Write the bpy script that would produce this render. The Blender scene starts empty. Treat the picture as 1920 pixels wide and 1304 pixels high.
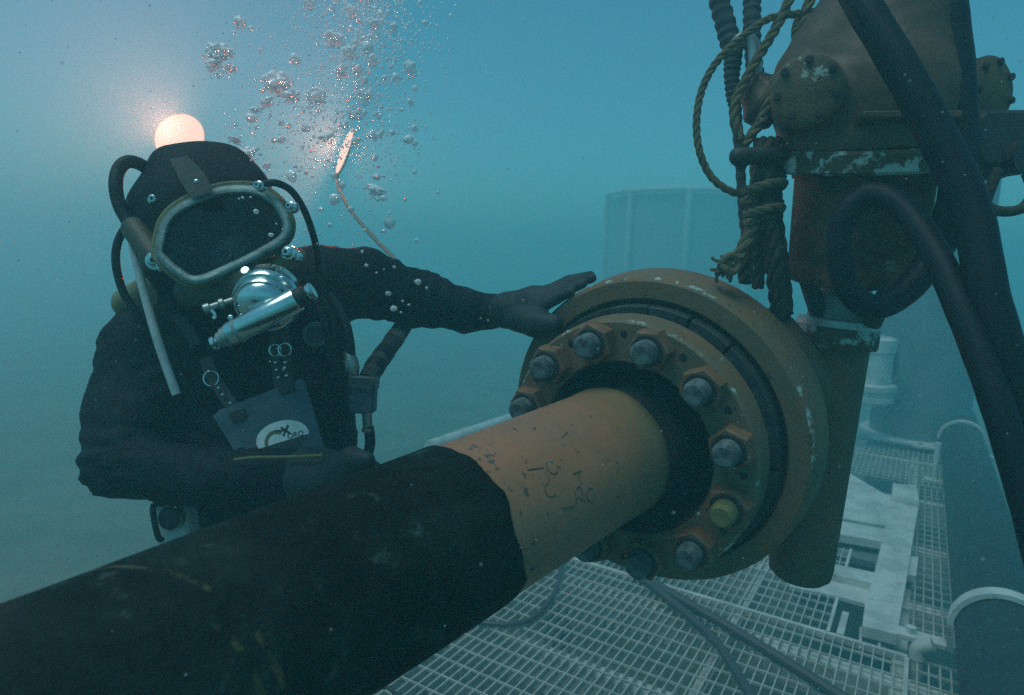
import bpy, math, random
import numpy as np
from mathutils import Matrix, Vector

random.seed(7)
RNG = np.random.default_rng(11)
SC = bpy.context.scene
COL = SC.collection
R = math.radians

# ------------------------------------------------------------------ camera, world, sun, exposure
F, CX, CY, W0, H0 = 1250.0, 960.0, 652.0, 1920.0, 1304.0


def ray(px, py):
    return np.array([(px - CX) / F, (py - CY) / F, 1.0])


_A = ray(-1030, 415); _A /= np.linalg.norm(_A)      # vanishing points of the deck's two bar directions
_B = ray(1740, 520); _B /= np.linalg.norm(_B)
_UP = np.cross(_A, _B); _UP /= np.linalg.norm(_UP)
if _UP[1] > 0: _UP = -_UP
_Y = np.array([0, 0, 1.0]) - _UP[2] * _UP; _Y /= np.linalg.norm(_Y)
_X = np.cross(_Y, _UP)
RW = np.array([_X, _Y, _UP])                       # camera axes (x right, y down, z forward) -> world
CAMH = 1.6
CAM = np.array([0, 0, CAMH])


def w(p):
    p = np.asarray(p, float)
    return p @ RW.T + CAM


def c(px, py, z):
    """a point in camera axes at depth z"""
    return ray(px, py) * z


def ground(px, py, z=0.0):
    d = RW @ ray(px, py)
    return CAM + d * ((z - CAMH) / d[2])


cam_d = bpy.data.cameras.new('camera')
cam_o = bpy.data.objects.new('camera', cam_d)
COL.objects.link(cam_o)
cam_d.sensor_width = 36.0
cam_d.lens = 36.0 * F / W0
cam_d.clip_start = 0.02
cam_d.clip_end = 400
_m = np.eye(4)
_m[:3, 0] = RW @ np.array([1, 0, 0.]); _m[:3, 1] = RW @ np.array([0, -1, 0.]); _m[:3, 2] = RW @ np.array([0, 0, -1.])
_m[:3, 3] = CAM
cam_o.matrix_world = Matrix(_m.tolist())
cam_d.dof.use_dof = True
cam_d.dof.focus_distance = 1.25
cam_d.dof.aperture_fstop = 5.0
SC.camera = cam_o

SUN_EL, SUN_AZ = 70.0, -120.0      # azimuth from world +Y (view direction), positive to the right
world = bpy.data.worlds.new("World")
SC.world = world
world.use_nodes = True
wn = world.node_tree
wn.nodes.clear()
sky = wn.nodes.new('ShaderNodeTexSky')
sky.sky_type = 'NISHITA'
sky.sun_disc = False
sky.sun_elevation = R(SUN_EL)
sky.sun_rotation = R(SUN_AZ)
sky.air_density = 1.0
sky.dust_density = 1.0
tint = wn.nodes.new('ShaderNodeMix'); tint.data_type = 'RGBA'; tint.blend_type = 'MULTIPLY'
tint.inputs[0].default_value = 1.0
tint.inputs[7].default_value = (0.33, 0.96, 0.95, 1)    # daylight filtered by the metres of sea above
bg = wn.nodes.new('ShaderNodeBackground'); bg.inputs[1].default_value = 0.105
wo = wn.nodes.new('ShaderNodeOutputWorld')
wn.links.new(sky.outputs[0], tint.inputs[6]); wn.links.new(tint.outputs[2], bg.inputs[0]); wn.links.new(bg.outputs[0], wo.inputs[0])

sun_d = bpy.data.lights.new('sun', 'SUN')
sun_d.energy = 1.5
sun_d.angle = R(40)
sun_d.color = (0.80, 0.92, 0.88)
sun_o = bpy.data.objects.new('sun', sun_d); COL.objects.link(sun_o)
_sd = Vector((math.sin(R(SUN_AZ)) * math.cos(R(SUN_EL)), math.cos(R(SUN_AZ)) * math.cos(R(SUN_EL)), math.sin(R(SUN_EL))))
sun_o.rotation_euler = _sd.to_track_quat('Z', 'Y').to_euler()
sun_o.location = (0, 0, 30)

SC.view_settings.view_transform = 'Standard'
SC.view_settings.look = 'None'
SC.view_settings.exposure = -0.02
SC.view_settings.gamma = 1.0
SC.view_settings.use_curve_mapping = False
SC.render.engine = 'CYCLES'
SC.cycles.max_bounces = 10
SC.cycles.volume_bounces = 2
SC.cycles.transparent_max_bounces = 24
SC.cycles.sample_clamp_indirect = 4.0
SC.cycles.use_denoising = False
SC.cycles.use_preview_denoising = False


# ------------------------------------------------------------------ mesh helpers
def unit(v):
    v = np.asarray(v, float)
    return v / (np.linalg.norm(v) + 1e-12)


def frame_of(a):
    a = unit(a)
    h = np.array([0, 1.0, 0]) if abs(a[1]) < 0.9 else np.array([1.0, 0, 0])
    u = unit(np.cross(h, a)); v = np.cross(a, u)
    return u, v, a


def curve(pts, n=8, closed=False):
    """Catmull-Rom through pts, n steps a span"""
    P = np.asarray(pts, float)
    m = len(P)
    out = []
    spans = m if closed else m - 1
    for i in range(spans):
        if closed:
            a, b, cc, d = P[(i - 1) % m], P[i], P[(i + 1) % m], P[(i + 2) % m]
        else:
            a, b, cc, d = P[max(i - 1, 0)], P[i], P[i + 1], P[min(i + 2, m - 1)]
        for k in range(n):
            t = k / n
            out.append(0.5 * ((2 * b) + (cc - a) * t + (2 * a - 5 * b + 4 * cc - d) * t * t + (3 * b - a - 3 * cc + d) * t ** 3))
    if not closed: out.append(P[-1])
    return np.array(out)


def frames(P, closed=False):
    n = len(P)
    T = np.zeros_like(P)
    for i in range(n):
        a = P[(i + 1) % n] if closed else P[min(i + 1, n - 1)]
        b = P[(i - 1) % n] if closed else P[max(i - 1, 0)]
        T[i] = unit(a - b)
    u, v, _ = frame_of(T[0])
    U = [u]
    for i in range(1, n):
        x = U[-1] - (U[-1] @ T[i]) * T[i]
        U.append(unit(x))
    U = np.array(U)
    return T, U, np.cross(T, U)


class MB:
    def __init__(self):
        self.v, self.f, self.n = [], [], 0

    def add(self, v, f):
        v = np.asarray(v, float).reshape(-1, 3)
        self.v.append(v)
        self.f += [tuple(int(i) + self.n for i in q) for q in f]
        self.n += len(v)
        return self

    def tube(self, P, r, n=12, closed=False, caps=True):
        P = np.asarray(P, float)
        m = len(P)
        r = np.broadcast_to(np.asarray(r, float), (m,))
        T, U, V = frames(P, closed)
        a = np.arange(n) * 2 * math.pi / n
        ring = (U[:, None, :] * np.cos(a)[None, :, None] + V[:, None, :] * np.sin(a)[None, :, None]) * r[:, None, None] + P[:, None, :]
        f = []
        for i in range(m if closed else m - 1):
            j = (i + 1) % m
            for k in range(n):
                l = (k + 1) % n
                f.append((i * n + k, i * n + l, j * n + l, j * n + k))
        if caps and not closed:
            f.append(tuple(reversed(range(n))))
            f.append(tuple((m - 1) * n + k for k in range(n)))
        return self.add(ring.reshape(-1, 3), f)

    def lathe(self, prof, o=(0, 0, 0), axis=(0, 0, 1), n=48, closed=False, uv=None):
        """prof: (radius, distance along the axis)"""
        u, v, a = frame_of(axis) if uv is None else (uv[0], uv[1], unit(axis))
        o = np.asarray(o, float)
        ang = np.arange(n) * 2 * math.pi / n
        vs = []
        for r_, t_ in prof:
            r_ = max(r_, 1e-5)
            vs.append(o + t_ * a + r_ * (np.cos(ang)[:, None] * u + np.sin(ang)[:, None] * v))
        m = len(prof)
        f = []
        for i in range(m if closed else m - 1):
            j = (i + 1) % m
            for k in range(n):
                l = (k + 1) % n
                f.append((i * n + k, i * n + l, j * n + l, j * n + k))
        return self.add(np.concatenate(vs), f)

    def box(self, ctr, half, ax=None, bev=0.0):
        """box with chamfered vertical edges and top; ax: rows are the three axes"""
        ax = np.eye(3) if ax is None else np.asarray(ax, float)
        hx, hy, hz = half
        b = min(bev, hx * .9, hy * .9, hz * .9)
        if b <= 0:
            L = [(-hx, -hy), (hx, -hy), (hx, hy), (-hx, hy)]
            lev = [(-hz, 0), (hz, 0)]
        else:
            L = [(-hx + b, -hy), (hx - b, -hy), (hx, -hy + b), (hx, hy - b), (hx - b, hy), (-hx + b, hy), (-hx, hy - b), (-hx, -hy + b)]
            lev = [(-hz, b), (-hz + b, 0), (hz - b, 0), (hz, b)]
        m = len(L)
        vs = []
        for z, s in lev:
            for x, y in L:
                vs.append((x - np.sign(x) * s * .8, y - np.sign(y) * s * .8, z))
        vs = np.array(vs) @ ax + np.asarray(ctr, float)
        f = []
        for i in range(len(lev) - 1):
            for k in range(m):
                l = (k + 1) % m
                f.append((i * m + k, i * m + l, (i + 1) * m + l, (i + 1) * m + k))
        f.append(tuple(reversed(range(m)))); f.append(tuple((len(lev) - 1) * m + k for k in range(m)))
        return self.add(vs, f)

    def prism(self, outline, d):
        P = np.asarray(outline, float)
        m = len(P)
        f = [tuple(range(m)), tuple(reversed(range(m, 2 * m)))]
        for k in range(m):
            l = (k + 1) % m
            f.append((l, k, m + k, m + l))
        return self.add(np.concatenate([P, P + np.asarray(d, float)]), f)

    def loft(self, rings, cap0=False, cap1=False):
        m = len(rings[0])
        f = []
        for i in range(len(rings) - 1):
            for k in range(m):
                l = (k + 1) % m
                f.append((i * m + k, i * m + l, (i + 1) * m + l, (i + 1) * m + k))
        if cap0: f.append(tuple(reversed(range(m))))
        if cap1: f.append(tuple((len(rings) - 1) * m + k for k in range(m)))
        return self.add(np.concatenate(rings), f)

    def sphere(self, o, r, n=12, sc=(1, 1, 1)):
        vs, f = [], []
        m = n // 2
        for i in range(m + 1):
            th = math.pi * i / m
            for k in range(n):
                ph = 2 * math.pi * k / n
                vs.append((math.sin(th) * math.cos(ph) * sc[0], math.sin(th) * math.sin(ph) * sc[1], math.cos(th) * sc[2]))
        for i in range(m):
            for k in range(n):
                l = (k + 1) % n
                f.append((i * n + k, (i + 1) * n + k, (i + 1) * n + l, i * n + l))
        return self.add(np.array(vs) * r + np.asarray(o, float), f)

    def rope(self, P, r, turns=None, n=7, strands=3, per=None):
        """twisted strands round the path"""
        P = np.asarray(P, float)
        seg = np.linalg.norm(np.diff(P, axis=0), axis=1)
        L = seg.sum()
        s = np.concatenate([[0], np.cumsum(seg)])
        pitch = r * 7.0
        m = int(max(12, L / (pitch / 9.0)))
        m = min(m, 420)
        q = np.linspace(0, L, m)
        C = np.stack([np.interp(q, s, P[:, i]) for i in range(3)], 1)
        T, U, V = frames(C)
        for k in range(strands):
            a = 2 * math.pi * (q / pitch + k / strands)
            Q = C + (U * np.cos(a)[:, None] + V * np.sin(a)[:, None]) * r * 0.5
            self.tube(Q, r * 0.56, n=n)
        return self

    def mesh(self, name, M=None):
        v = np.concatenate(self.v)
        if M is not None: v = v @ M[:3, :3].T + M[:3, 3]
        me = bpy.data.meshes.new(name)
        me.from_pydata(v.tolist(), [], self.f)
        me.validate()
        return me


ROOTM = {}


def finish(me, mat, smooth, angle):
    if mat is not None: me.materials.append(mat)
    if smooth:
        me.shade_smooth()
        if angle: me.set_sharp_from_angle(angle=R(angle))


def fix_normals(me):
    import bmesh
    bm = bmesh.new(); bm.from_mesh(me)
    bmesh.ops.recalc_face_normals(bm, faces=bm.faces)
    bm.to_mesh(me); bm.free()


def thing(name, label, cat, loc, rot=None, group=None, kind=None):
    """an Empty at the thing's base (world coordinates) that parents its parts"""
    o = bpy.data.objects.new(name, None); COL.objects.link(o)
    o.empty_display_size = .05
    M = np.eye(4); M[:3, 3] = loc
    if rot is not None: M[:3, :3] = rot
    o.matrix_world = Matrix(M.tolist())
    o['label'] = label; o['category'] = cat
    if group: o['group'] = group
    if kind: o['kind'] = kind
    ROOTM[o.name] = M
    return o


def root_matrix(p):
    while p.name not in ROOTM: p = p.parent
    return ROOTM[p.name]


def part(name, mb, mat, parent, space='cam', smooth=True, angle=35, label=None, recalc=True, kind=None):
    """one mesh object under its thing; space says what the builder's coordinates are"""
    if space == 'local': M = None
    else:
        inv = np.linalg.inv(root_matrix(parent))
        if space == 'world': M = inv
        else:
            Wm = np.eye(4); Wm[:3, :3] = RW; Wm[:3, 3] = CAM
            M = inv @ Wm
    me = mb.mesh(name, M)
    if recalc: fix_normals(me)
    finish(me, mat, smooth, angle)
    o = bpy.data.objects.new(name, me); COL.objects.link(o)
    o.parent = parent
    if label: o['label'] = label
    if kind: o['kind'] = kind
    return o


def single(name, mb, mat, label=None, cat=None, group=None, kind=None, space='cam', smooth=True, angle=35, recalc=True):
    """a thing that is one mesh, its origin at the middle of its base"""
    v = np.concatenate(mb.v)
    if space == 'cam': v = w(v)
    lo, hi = v.min(0), v.max(0)
    o_ = np.array([(lo[0] + hi[0]) / 2, (lo[1] + hi[1]) / 2, lo[2]])
    mb.v = [v - o_]
    me = mb.mesh(name)
    if recalc: fix_normals(me)
    finish(me, mat, smooth, angle)
    o = bpy.data.objects.new(name, me); COL.objects.link(o)
    o.location = o_
    if label: o['label'] = label
    if cat: o['category'] = cat
    if group: o['group'] = group
    if kind: o['kind'] = kind
    return o


# signed-distance bodies, meshed with surface nets
def cone_d(X, a, b, ra, rb, flat=None):
    a = np.asarray(a, np.float32); b = np.asarray(b, np.float32)
    ab = b - a
    t = np.clip(((X - a) @ ab) / (ab @ ab + 1e-9), 0, 1)
    D = X - a - t[..., None] * ab
    if flat is not None:
        ax, s = flat
        ax = unit(ax).astype(np.float32)
        D = D + (D @ ax)[..., None] * ax * (s - 1)
    return np.sqrt((D * D).sum(-1)) - (ra + t * (rb - ra))


def ell_d(X, o, r):
    q = (X - np.asarray(o, np.float32)) / np.asarray(r, np.float32)
    k = np.sqrt((q * q).sum(-1))
    return (k - 1) * min(r)


def smin(a, b, k):
    h = np.clip(0.5 + 0.5 * (b - a) / k, 0, 1)
    return b * (1 - h) + a * h - k * h * (1 - h)


def nets(fun, lo, hi, h):
    lo = np.asarray(lo, float); hi = np.asarray(hi, float)
    n = np.ceil((hi - lo) / h).astype(int) + 1
    g = np.stack(np.meshgrid(*[lo[i] + h * np.arange(n[i]) for i in range(3)], indexing='ij'), -1).astype(np.float32)
    V = fun(g)
    ins = V < 0
    s = ins[:-1, :-1, :-1].astype(np.int8)
    cnt = np.zeros(tuple(n - 1), np.int8)
    for dx in (0, 1):
        for dy in (0, 1):
            for dz in (0, 1):
                cnt += ins[dx:n[0] - 1 + dx, dy:n[1] - 1 + dy, dz:n[2] - 1 + dz]
    act = (cnt > 0) & (cnt < 8)
    I = np.argwhere(act)
    idx = -np.ones(tuple(n - 1), np.int64); idx[act] = np.arange(len(I))
    acc = np.zeros((len(I), 3)); num = np.zeros(len(I))
    cs = [(0, 0, 0), (1, 0, 0), (0, 1, 0), (0, 0, 1), (1, 1, 0), (1, 0, 1), (0, 1, 1), (1, 1, 1)]
    for p in cs:
        for ax in range(3):
            if p[ax]: continue
            q = list(p); q[ax] = 1
            a = V[I[:, 0] + p[0], I[:, 1] + p[1], I[:, 2] + p[2]]; b = V[I[:, 0] + q[0], I[:, 1] + q[1], I[:, 2] + q[2]]
            m = (a < 0) != (b < 0)
            t = np.where(m, a / (a - b + 1e-12), 0)
            pt = np.array(p, float) + t[:, None] * (np.array(q) - np.array(p))
            acc[m] += pt[m]; num[m] += 1
    vs = lo + (I + acc / num[:, None]) * h
    fs = []
    for ax in range(3):
        b1, b2 = [(1, 2), (2, 0), (0, 1)][ax]
        sl0 = [slice(None)] * 3; sl1 = [slice(None)] * 3
        sl0[ax] = slice(0, -1); sl1[ax] = slice(1, None)
        cr = ins[tuple(sl0)] != ins[tuple(sl1)]
        E_ = np.argwhere(cr)
        ok = (E_[:, b1] > 0) & (E_[:, b2] > 0) & (E_[:, b1] < n[b1] - 1) & (E_[:, b2] < n[b2] - 1)
        E_ = E_[ok]
        sg = ins[E_[:, 0], E_[:, 1], E_[:, 2]]
        o1 = np.zeros(3, int); o1[b1] = 1
        o2 = np.zeros(3, int); o2[b2] = 1
        q = [idx[tuple((E_ - o1 - o2).T)], idx[tuple((E_ - o2).T)], idx[tuple(E_.T)], idx[tuple((E_ - o1).T)]]
        q = np.stack(q, 1)
        q[~sg] = q[~sg][:, ::-1]
        fs.append(q)
    return vs, np.concatenate(fs)


def sdf(fun, pts, pad, h):
    P = np.asarray(pts, float)
    return MB().add(*nets(fun, P.min(0) - pad, P.max(0) + pad, h))


# ------------------------------------------------------------------ materials
class NT:
    def __init__(self, name):
        self.m = bpy.data.materials.new(name); self.m.use_nodes = True
        self.t = self.m.node_tree; self.t.nodes.clear()
        self.out = self.t.nodes.new('ShaderNodeOutputMaterial')
        self.tc = self.t.nodes.new('ShaderNodeTexCoord').outputs['Object']

    def n(self, kind, **kw):
        nd = self.t.nodes.new(kind)
        for k, v in kw.items():
            if k.startswith('i'): nd.inputs[int(k[1:])].default_value = v
            else: setattr(nd, k, v)
        return nd

    def l(self, a, b): self.t.links.new(a, b)

    def noise(self, scale, detail=4, rough=.6, vec=None, stretch=None):
        nd = self.n('ShaderNodeTexNoise'); nd.inputs['Scale'].default_value = scale
        nd.inputs['Detail'].default_value = detail; nd.inputs['Roughness'].default_value = rough
        v = vec or self.tc
        if stretch:
            mp = self.n('ShaderNodeMapping'); mp.inputs[3].default_value = stretch
            self.l(v, mp.inputs[0]); v = mp.outputs[0]
        self.l(v, nd.inputs['Vector'])
        return nd.outputs[0]

    def ramp(self, x, a, b, lo=0.0, hi=1.0):
        nd = self.n('ShaderNodeMapRange'); nd.inputs[1].default_value = a; nd.inputs[2].default_value = b
        nd.inputs[3].default_value = lo; nd.inputs[4].default_value = hi
        self.l(x, nd.inputs[0]); return nd.outputs[0]

    def mix(self, f, a, b):
        nd = self.n('ShaderNodeMix', data_type='RGBA')
        if isinstance(f, float): nd.inputs[0].default_value = f
        else: self.l(f, nd.inputs[0])
        for k, x in ((6, a), (7, b)):
            if isinstance(x, tuple): nd.inputs[k].default_value = (*x, 1)
            else: self.l(x, nd.inputs[k])
        return nd.outputs[2]

    def math(self, op, a, b=0.0):
        nd = self.n('ShaderNodeMath', operation=op)
        for k, x in ((0, a), (1, b)):
            if isinstance(x, (int, float)): nd.inputs[k].default_value = x
            else: self.l(x, nd.inputs[k])
        return nd.outputs[0]

    def xyz(self):
        s = self.n('ShaderNodeSeparateXYZ'); self.l(self.tc, s.inputs[0]); return s.outputs

    def bsdf(self, col, rough=.5, metal=0.0, bump=None, bd=.004, bs=.5, coat=0.0, spec=None):
        b = self.n('ShaderNodeBsdfPrincipled')
        if isinstance(col, tuple): b.inputs['Base Color'].default_value = (*col, 1)
        else: self.l(col, b.inputs['Base Color'])
        if isinstance(rough, float): b.inputs['Roughness'].default_value = rough
        else: self.l(rough, b.inputs['Roughness'])
        b.inputs['Metallic'].default_value = metal
        b.inputs['Coat Weight'].default_value = coat
        if spec is not None: b.inputs['Specular IOR Level'].default_value = spec
        if bump is not None:
            bp = self.n('ShaderNodeBump'); bp.inputs['Distance'].default_value = bd; bp.inputs['Strength'].default_value = bs
            self.l(bump, bp.inputs['Height']); self.l(bp.outputs[0], b.inputs['Normal'])
        self.l(b.outputs[0], self.out.inputs[0])
        return b


def two_tone(name, a, b, scale, lo=.42, hi=.62, rough=.6, metal=0.0, bump_s=None, bd=.002, third=None, ts=None, tlo=.6, thi=.66, detail=5, spec=None):
    t = NT(name)
    n1 = t.noise(scale, detail)
    col = t.mix(t.ramp(n1, lo, hi), a, b)
    if third:
        n3 = t.noise(ts or scale * 3, 6, .7)
        col = t.mix(t.ramp(n3, tlo, thi), col, third)
    bm = t.noise(bump_s or scale * 8, 4)
    t.bsdf(col, rough, metal, bm, bd, .6, spec=spec)
    return t.m


def orange_paint(name, base, grime, edge=None, chip=(.42, .52, .46), scale=9.0, depth=None):
    """old oil-rig paint: algae film, pin-prick rust, chips along an edge ring (radius, half width, axial lo, hi)"""
    t = NT(name)
    n1 = t.noise(scale, 6, .65)
    col = t.mix(t.ramp(n1, .40, .66), base, grime)
    n2 = t.noise(scale * 4.5, 5, .7)
    col = t.mix(t.ramp(n2, .60, .68, 0, .8), col, (.035, .03, .02))
    n4 = t.noise(scale * 14, 3, .6)
    col = t.mix(t.ramp(n4, .66, .70, 0, .9), col, (.02, .022, .02))
    n5 = t.noise(scale * .6, 4, .6, stretch=(1, 1, 3))
    col = t.mix(t.ramp(n5, .55, .75, 0, .6), col, tuple(g * .7 for g in grime))
    if edge:
        r0, hw, z0, z1 = edge
        x, y, z = t.xyz()
        rr = t.math('SQRT', t.math('ADD', t.math('MULTIPLY', x, x), t.math('MULTIPLY', y, y)))
        band = t.ramp(t.math('ABSOLUTE', t.math('SUBTRACT', rr, r0)), hw, hw * .55)
        band = t.math('MULTIPLY', band, t.math('MULTIPLY', t.math('GREATER_THAN', z, z0), t.math('LESS_THAN', z, z1)))
        n3 = t.noise(22, 5, .7)
        band = t.math('MULTIPLY', band, t.ramp(n3, .56, .62))
        col = t.mix(band, col, chip)
    bm = t.noise(scale * 10, 5, .7)
    t.bsdf(col, t.ramp(n1, .3, .7, .45, .75), 0, bm, .0016, .7)
    return t.m


def plain(name, col, rough=.5, metal=0.0, bump=None, bd=.001, coat=0.0, spec=None):
    t = NT(name)
    n = t.noise(bump or 60, 4, .6)
    k = t.mix(t.ramp(n, .3, .7), tuple(x * .82 for x in col), tuple(min(1, x * 1.15) for x in col))
    t.bsdf(k, rough, metal, n, bd, .5, coat, spec)
    return t.m


M = {}
M['ring'] = orange_paint('flange ring paint', (.23, .120, .060), (.13, .116, .066), edge=(.2505, .0038, .04, .068))
M['disc'] = orange_paint('connector disc paint', (.23, .115, .054), (.13, .112, .062), edge=(.316, .0030, .12, .170), scale=6)
M['riser'] = orange_paint('riser paint', (.17, .082, .042), (.085, .072, .042), scale=7)
M['housing'] = orange_paint('actuator paint', (.14, .068, .034), (.065, .046, .028), scale=7)
M['rust'] = two_tone('rusty steel', (.055, .028, .016), (.24, .098, .036), 8, third=(.22, .26, .22), ts=26, tlo=.60, thi=.66, rough=.85, bd=.004)
M['peel'] = two_tone('peeling pale paint on rust', (.10, .06, .03), (.42, .50, .44), 22, .50, .55, .7, third=(.04, .03, .02), ts=40, bd=.003)
M['cover'] = two_tone('scabbed cover paint', (.17, .095, .045), (.09, .07, .04), 16, third=(.34, .42, .36), ts=15, tlo=.60, thi=.63, rough=.75, bd=.004)
M['dark'] = plain('dark steel', (.028, .026, .024), .6)
M['bore'] = two_tone('dark bore', (.045, .028, .02), (.02, .02, .02), 20, rough=.7)  # dark brown tones of the bore and inner sleeve
M['slate'] = two_tone('dark rubber seal', (.030, .037, .038), (.018, .021, .022), 30, third=(.12, .15, .145), ts=24, tlo=.60, thi=.68, rough=.7)
M['stud'] = two_tone('galvanised stud', (.14, .175, .18), (.06, .065, .065), 45, rough=.9, metal=.0, bd=.002)
M['stud_y'] = two_tone('yellow stud end', (.24, .20, .065), (.15, .14, .055), 50, rough=.6)
M['nut'] = orange_paint('nut paint', (.24, .105, .045), (.10, .075, .04), scale=16)
M['coat_black'] = None
M['rubber'] = plain('black rubber hose', (.007, .010, .015), .55, spec=.28, bump=120, bd=.0008)
M['rubber_g'] = plain('grey rubber hose', (.05, .06, .06), .5, bump=120)
M['neo'] = two_tone('black neoprene suit', (.005, .007, .010), (.011, .014, .019), 9, rough=.7, bump_s=38, bd=.009, third=(.025, .030, .036), ts=60, tlo=.66, thi=.72, spec=.15)
M['glove'] = two_tone('worn dark glove', (.010, .017, .021), (.022, .033, .036), 25, rough=.7, bump_s=90, bd=.002)
M['chrome'] = plain('chromed brass', (.62, .68, .66), .18, 1.0, bump=30, bd=.0006)
M['metal'] = plain('worn metal', (.34, .36, .34), .38, .8, bump=50)
M['rim'] = two_tone('worn clamp rim', (.22, .31, .29), (.11, .16, .15), 30, rough=.45, metal=.2)
M['yellow'] = two_tone('yellowed fibreglass', (.17, .155, .06), (.09, .088, .04), 22, rough=.5)
M['glassfibre'] = two_tone('dark mask shell', (.035, .035, .025), (.07, .065, .03), 15, rough=.55)
M['web'] = two_tone('grey webbing', (.05, .056, .052), (.028, .032, .03), 70, rough=.85)
M['plate'] = two_tone('grey plastic slate', (.040, .075, .095), (.07, .105, .125), 35, rough=.55, bd=.001, third=(.035, .05, .06), ts=60)
M['white'] = plain('white print', (.72, .72, .68), .5)
M['ink'] = plain('dark print', (.03, .04, .035), .6)
M['olive'] = plain('olive print', (.16, .15, .05), .6)
M['tubegrey'] = plain('pale grey tube', (.42, .47, .46), .5)
M['rope'] = two_tone('weathered manila rope', (.17, .13, .07), (.10, .082, .05), 50, rough=.95, bump_s=240, bd=.002)
M['rope_d'] = two_tone('dark tarred rope', (.07, .056, .038), (.035, .032, .026), 60, rough=.95, bump_s=240, bd=.002)
M['sling'] = two_tone('dark lifting sling', (.025, .035, .045), (.045, .055, .06), 30, rough=.9, bump_s=140, bd=.003)
M['galv'] = two_tone('galvanised grating', (.50, .52, .47), (.36, .38, .34), 14, rough=.6, third=(.28, .27, .22), ts=30)
M['deckwhite'] = two_tone('pale painted steel', (.60, .61, .56), (.42, .44, .41), 7, rough=.6, third=(.34, .34, .28), ts=22, bd=.002)
M['pale'] = two_tone('pale grey steel', (.58, .60, .56), (.42, .45, .42), 6, rough=.6)
M['greycol'] = two_tone('blue grey steel', (.15, .19, .20), (.11, .145, .15), 3, rough=.7)
M['tank'] = plain('pale blue tank paint', (.30, .36, .36), .7)
M['darkpipe'] = two_tone('dark pipe wrap', (.008, .011, .013), (.016, .019, .020), 6, rough=.65)
M['sand'] = two_tone('silty sand', (.15, .165, .12), (.10, .115, .085), 1.2, rough=.95, bump_s=9, bd=.05)
M['bandmetal'] = two_tone('bright worn band', (.55, .62, .58), (.34, .40, .37), 26, rough=.4, metal=.3)
M['scrawl'] = plain('faded dark scrawl', (.11, .085, .055), .7)
M['tape'] = plain('sun-bleached tape', (.20, .16, .12), .7)
M['lining'] = plain('black lining', (.013, .014, .015), .8)


def coat_material():
    t = NT('bitumen pipe wrap')
    n1 = t.noise(5, 8, .72)
    col = t.mix(t.ramp(n1, .42, .72), (.004, .006, .0055), (.022, .036, .031))
    n2 = t.noise(20, 6, .75)
    col = t.mix(t.ramp(n2, .60, .72, 0, .8), col, (.085, .105, .09))
    x, y, z = t.xyz()
    n3 = t.noise(12, 3, .6)
    for z0, k, x0 in ((-.940, .63, -.2), (-.975, .75, .10)):
        wob = t.math('ADD', t.math('MULTIPLY', t.math('SUBTRACT', n3, .5), .02), t.math('MULTIPLY', x, k))
        line = t.ramp(t.math('ABSOLUTE', t.math('SUBTRACT', t.math('SUBTRACT', z, z0), wob)), .0042, .0018)
        line = t.math('MULTIPLY', line, t.math('MULTIPLY', t.ramp(t.noise(22, 5, .75), .46, .56), t.math('GREATER_THAN', x, x0)))
        col = t.mix(line, col, (.085, .072, .034))
    bm = t.math('ADD', t.noise(30, 6, .7), t.math('MULTIPLY', t.noise(6, 3), 2.0))
    t.bsdf(col, .75, 0, bm, .006, .8, spec=.12)
    return t.m


def bare_pipe_material():
    t = NT('orange primed pipe')
    n1 = t.noise(6, 5, .6)
    col = t.mix(t.ramp(n1, .36, .68), (.42, .165, .075), (.27, .145, .08))
    x, y, z = t.xyz()
    # olive tint growing towards the connector end
    wob = t.math('ADD', z, t.math('MULTIPLY', t.noise(8, 5, .7), .12))
    col = t.mix(t.ramp(wob, -.19, -.06, 0, .85), col, (.15, .135, .06))
    # scuffs next to the wrap, specks and short scratches
    n2 = t.noise(46, 6, .75)
    near = t.ramp(z, -.33, -.52, 0, 1)
    th = t.math('SUBTRACT', .68, t.math('MULTIPLY', near, .13))
    m2 = t.ramp(t.math('SUBTRACT', n2, th), 0, .02, 0, .85)
    col = t.mix(m2, col, (.06, .065, .05))
    n3 = t.noise(120, 2, .5)
    col = t.mix(t.ramp(n3, .70, .73, 0, .8), col, (.03, .035, .03))
    n4 = t.noise(16, 5, .7, stretch=(1, 1, 5))
    col = t.mix(t.ramp(n4, .60, .68, 0, .5), col, (.14, .10, .05))
    t.bsdf(col, t.ramp(n1, .3, .7, .42, .6), 0, t.noise(70, 5, .7), .0012, .6)
    return t.m


M['coat'] = coat_material()
M['bare'] = bare_pipe_material()


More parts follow.
